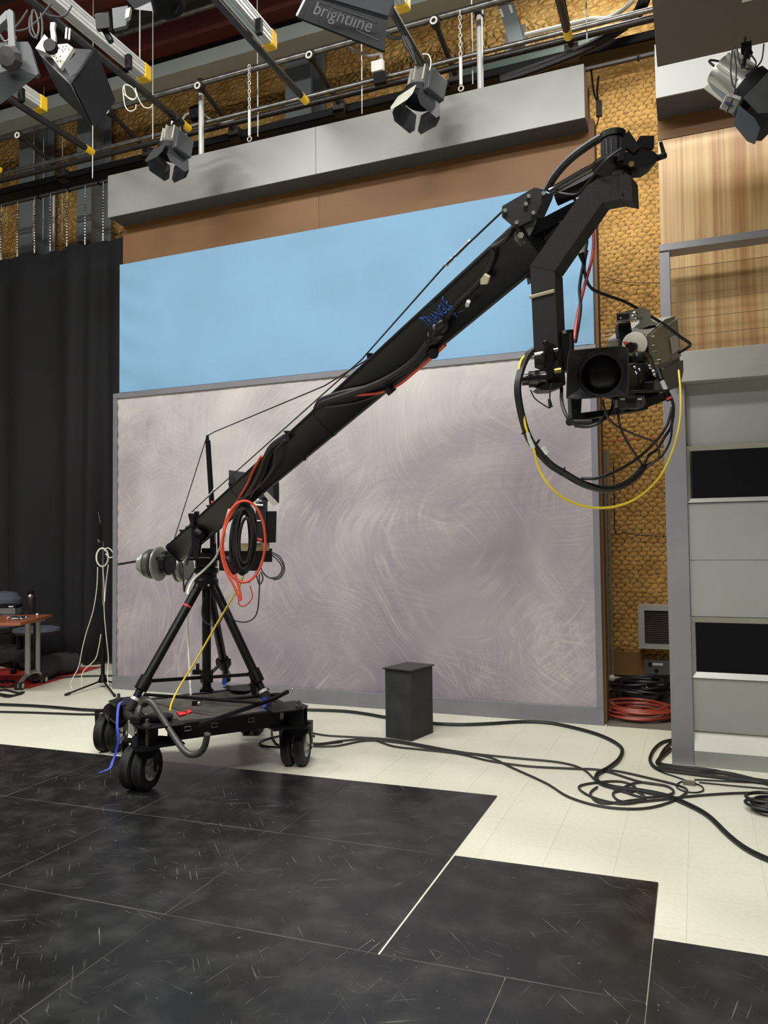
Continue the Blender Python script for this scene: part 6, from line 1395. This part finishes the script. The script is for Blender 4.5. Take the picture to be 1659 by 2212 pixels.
# big coils at the pivot
def ell(cx_, cy_, rx, ry, tilt, d, n=14):
    return [dp(cx_ + rx * cos(a_) * cos(tilt) - ry * sin(a_) * sin(tilt), cy_ + rx * cos(a_) * sin(tilt) + ry * sin(a_) * cos(tilt), d) for a_ in [2 * pi * i / n for i in range(n)]]
mb = MB(); rnd = random.Random(2)
for k in range(17):
    mb.tube(ell(526 + rnd.uniform(-4, 4), 1162 + rnd.uniform(-6, 6), 22 + rnd.uniform(-10, 7), 68 + rnd.uniform(-22, 8), rnd.uniform(-.06, .08), 4.36 + .012 * k), .0095, 6, 0, True, 3)
one('cable_coil', 'thick hanging coil of black cable at the crane pivot', 'cable coil', mb, CAB, 'cable coils at the crane pivot')
mb = MB().tube(ell(527, 1170, 46, 88, .02, 4.32), .0075, 7, 0, True, 4).tube([dp(515, 1085, 4.34), dp(490, 1130, 4.32), dp(478, 1180, 4.30), dp(485, 1225, 4.30), (dp(505, 1265, 4.30)), dp(518, 1295, 4.30), dp(520, 1285, 4.30), dp(508, 1240, 4.30)], .007, 7).tube([dp(540, 1265, 4.35), dp(545, 1290, 4.35), dp(530, 1308, 4.35), dp(516, 1305, 4.35), dp(517, 1285, 4.35)], .004, 6)
one('cable_coil', 'orange cable loops hanging around the black coil at the pivot', 'cable coil', mb, CABR, 'cable coils at the crane pivot')
dc('tape_marked_cable', 'cable with white tape marks beside the pivot coil', [[(497, 1100, 4.34), (488, 1130, 4.34), (483, 1150, 4.34), (488, 1170, 4.34)]], .011, CABW)
t = thing('multipin_plug', 'black ribbed multipin plug hanging below the pivot coil', 'connector', dp(496, 1210, 4.34))
MB().lathe([(.02, 0), (.026, .01), (.026, .04), (.022, .045), (.028, .05), (.028, .09), (.018, .11)], dp(489, 1203, 4.34), (dp(505, 1230, 4.34) - dp(489, 1203, 4.34)), 16).build('shell', BLKM, t)
dc('white_cable', 'white cable sagging from the crane pivot down to the tripod legs', [[(478, 1175, 5.1), (465, 1205, 5.15), (440, 1232, 5.2), (420, 1250, 5.2), (408, 1270, 5.15), (405, 1285, 5.12)], [(403, 1320, 5.5), (407, 1400, 5.5), (411, 1480, 5.3), (412, 1500, 5.15)]], .008, CABW)
dc('yellow_cable', 'thin yellow cable running from the pivot down into the dolly tray', [[(545, 1180, 4.8), (535, 1205, 4.8), (520, 1260, 4.85), (500, 1295, 4.9), (470, 1345, 4.95), (430, 1415, 4.95), (390, 1480, 4.9), (372, 1515, 4.8), (367, 1536, 4.7)]], .006, CABY)
dc('black_cable', 'thin black cable looping low to the right of the tripod', [[(560, 1240, 4.9), (560, 1280, 4.9), (556, 1320, 4.9), (545, 1338, 4.9), (525, 1344, 4.9), (500, 1336, 4.95), (490, 1310, 5.0)]], .004, CAB)
dc('grey_cable_loop', 'bundle of thin grey wires looping out right of the control box', [[(586, 1195, 4.95), (602, 1205, 4.95), (612, 1225, 4.95), (605, 1245, 4.95), (588, 1250, 4.95), (570, 1240, 4.95), (560, 1215, 4.95)], [(584, 1197, 4.97), (600, 1210, 4.97), (609, 1228, 4.97), (600, 1245, 4.97), (580, 1247, 4.97), (565, 1232, 4.97)], [(586, 1192, 4.93), (605, 1203, 4.93), (615, 1228, 4.93), (606, 1248, 4.93), (590, 1253, 4.93)]], .0035, CABG)
dc('thin_wire', 'thin black wires hanging below the control box', [[(500, 1240, 4.8), (512, 1252, 4.8), (540, 1258, 4.8)], [(552, 1235, 4.8), (560, 1262, 4.8), (568, 1250, 4.8), (563, 1235, 4.8)]], .004, CAB)
dc('thin_wire', 'black wire looping from the column of the tripod', [[(440, 1290, 5.3), (436, 1320, 5.25), (440, 1340, 5.2), (456, 1350, 5.15), (472, 1348, 5.15), (482, 1330, 5.2)]], .005, CAB)
dc('thin_wire', 'dark strap looping below the counterweights', [[(393, 1215, 5.5), (396, 1250, 5.5), (398, 1278, 5.5), (402, 1262, 5.5), (425, 1225, 5.4)]], .006, CABG)
# control box and monitors behind the coil
t = thing('crane_control_box', 'black crane control box with mixed panels behind the hanging coils', 'control box', dp(540, 1200, 5.0))
MB().hexa([dp(473, 1190, 5.0), dp(562, 1190, 4.95), dp(562, 1233, 4.95), dp(473, 1233, 5.0)] + [dp(478, 1190, 5.25), dp(562, 1190, 5.2), dp(562, 1230, 5.2), dp(478, 1230, 5.25)]).build('lower_box', BLK, t, bevel=.004)
MB().hexa([dp(510, 1174, 4.94), dp(582, 1172, 4.94), dp(582, 1190, 4.94), dp(510, 1190, 4.94)] + [dp(510, 1174, 5.15), dp(580, 1172, 5.15), dp(580, 1190, 5.15), dp(510, 1190, 5.15)]).build('shelf', mat('shelf_tan', (150, 136, 104), .5), t)
MB().hexa([dp(556, 1185, 4.94), dp(588, 1185, 4.94), dp(588, 1214, 4.94), dp(556, 1214, 4.94)] + [dp(556, 1185, 5.1), dp(588, 1185, 5.1), dp(588, 1213, 5.1), dp(556, 1213, 5.1)]).build('end_bracket', BLK, t)
MB().hexa([dp(578, 1104, 4.92), dp(598, 1104, 4.92), dp(596, 1172, 4.92), dp(576, 1172, 4.92)] + [dp(578, 1104, 5.05), dp(598, 1104, 5.05), dp(596, 1172, 5.05), dp(576, 1172, 5.05)]).build('side_unit', BLKM, t, bevel=.003)
MB().hexa([dp(552, 1085, 4.96), dp(576, 1080, 4.96), dp(576, 1165, 4.96), dp(552, 1165, 4.96)] + [dp(552, 1085, 5.1), dp(576, 1080, 5.1), dp(576, 1165, 5.1), dp(552, 1165, 5.1)]).build('rear_unit', DKH, t, bevel=.003)
MB().cyl(dp(551, 1164, 4.93), dp(566, 1168, 4.93), .012).build('red_clip', REDT, t)
MB().beam(dp(572, 1075, 5.0), dp(572, 1175, 5.0), .04, .03, up=RT).build('mount_arm', BLK, t)
MB().prism([dp(x, y, 4.94) for x, y in ((568, 1066), (576, 1062), (599, 1085), (597, 1091), (588, 1092))], FWD * .02).build('pale_bracket', mat('yoke_pale', (176, 172, 160), .45, .3), t)
MB().cyl(dp(548, 1090, 4.95), dp(568, 1092, 4.95), .008).build('bright_pin', STL, t)
MB().ball(dp(556, 1081, 4.95), .016).build('bright_knob', STL, t)
MB().cyl(dp(552, 1125, 4.95), dp(563, 1125, 4.95), .004).build('bright_pin', STL, t)
t = thing('monitor', 'flat black monitor mounted on the far side of the crane arm', 'monitor', dp(545, 1050, 5.2))
MB().hexa([dp(494, 1014, 5.15), dp(540, 1018, 5.2), dp(603, 1050, 5.1), dp(602, 1085, 5.1)][:0] + [dp(494, 1015, 5.12), dp(602, 1030, 5.12), dp(602, 1086, 5.12), dp(494, 1070, 5.12)] + [dp(496, 1015, 5.18), dp(602, 1030, 5.18), dp(602, 1086, 5.18), dp(496, 1070, 5.18)]).build('panel', mat('monitor_shell', (44, 46, 48), .45), t, bevel=.004)
MB().hexa([dp(590, 1040, 5.08), dp(603, 1042, 5.08), dp(603, 1087, 5.08), dp(592, 1085, 5.08)] + [dp(590, 1040, 5.13), dp(603, 1042, 5.13), dp(603, 1087, 5.13), dp(592, 1085, 5.13)]).build('edge_shell', BLKM, t)
MB().prism([dp(x, y, 5.115) for x, y in ((496, 1032), (506, 1031), (506, 1045), (496, 1046))], FWD * -.01).build('port_cover', DKH, t)
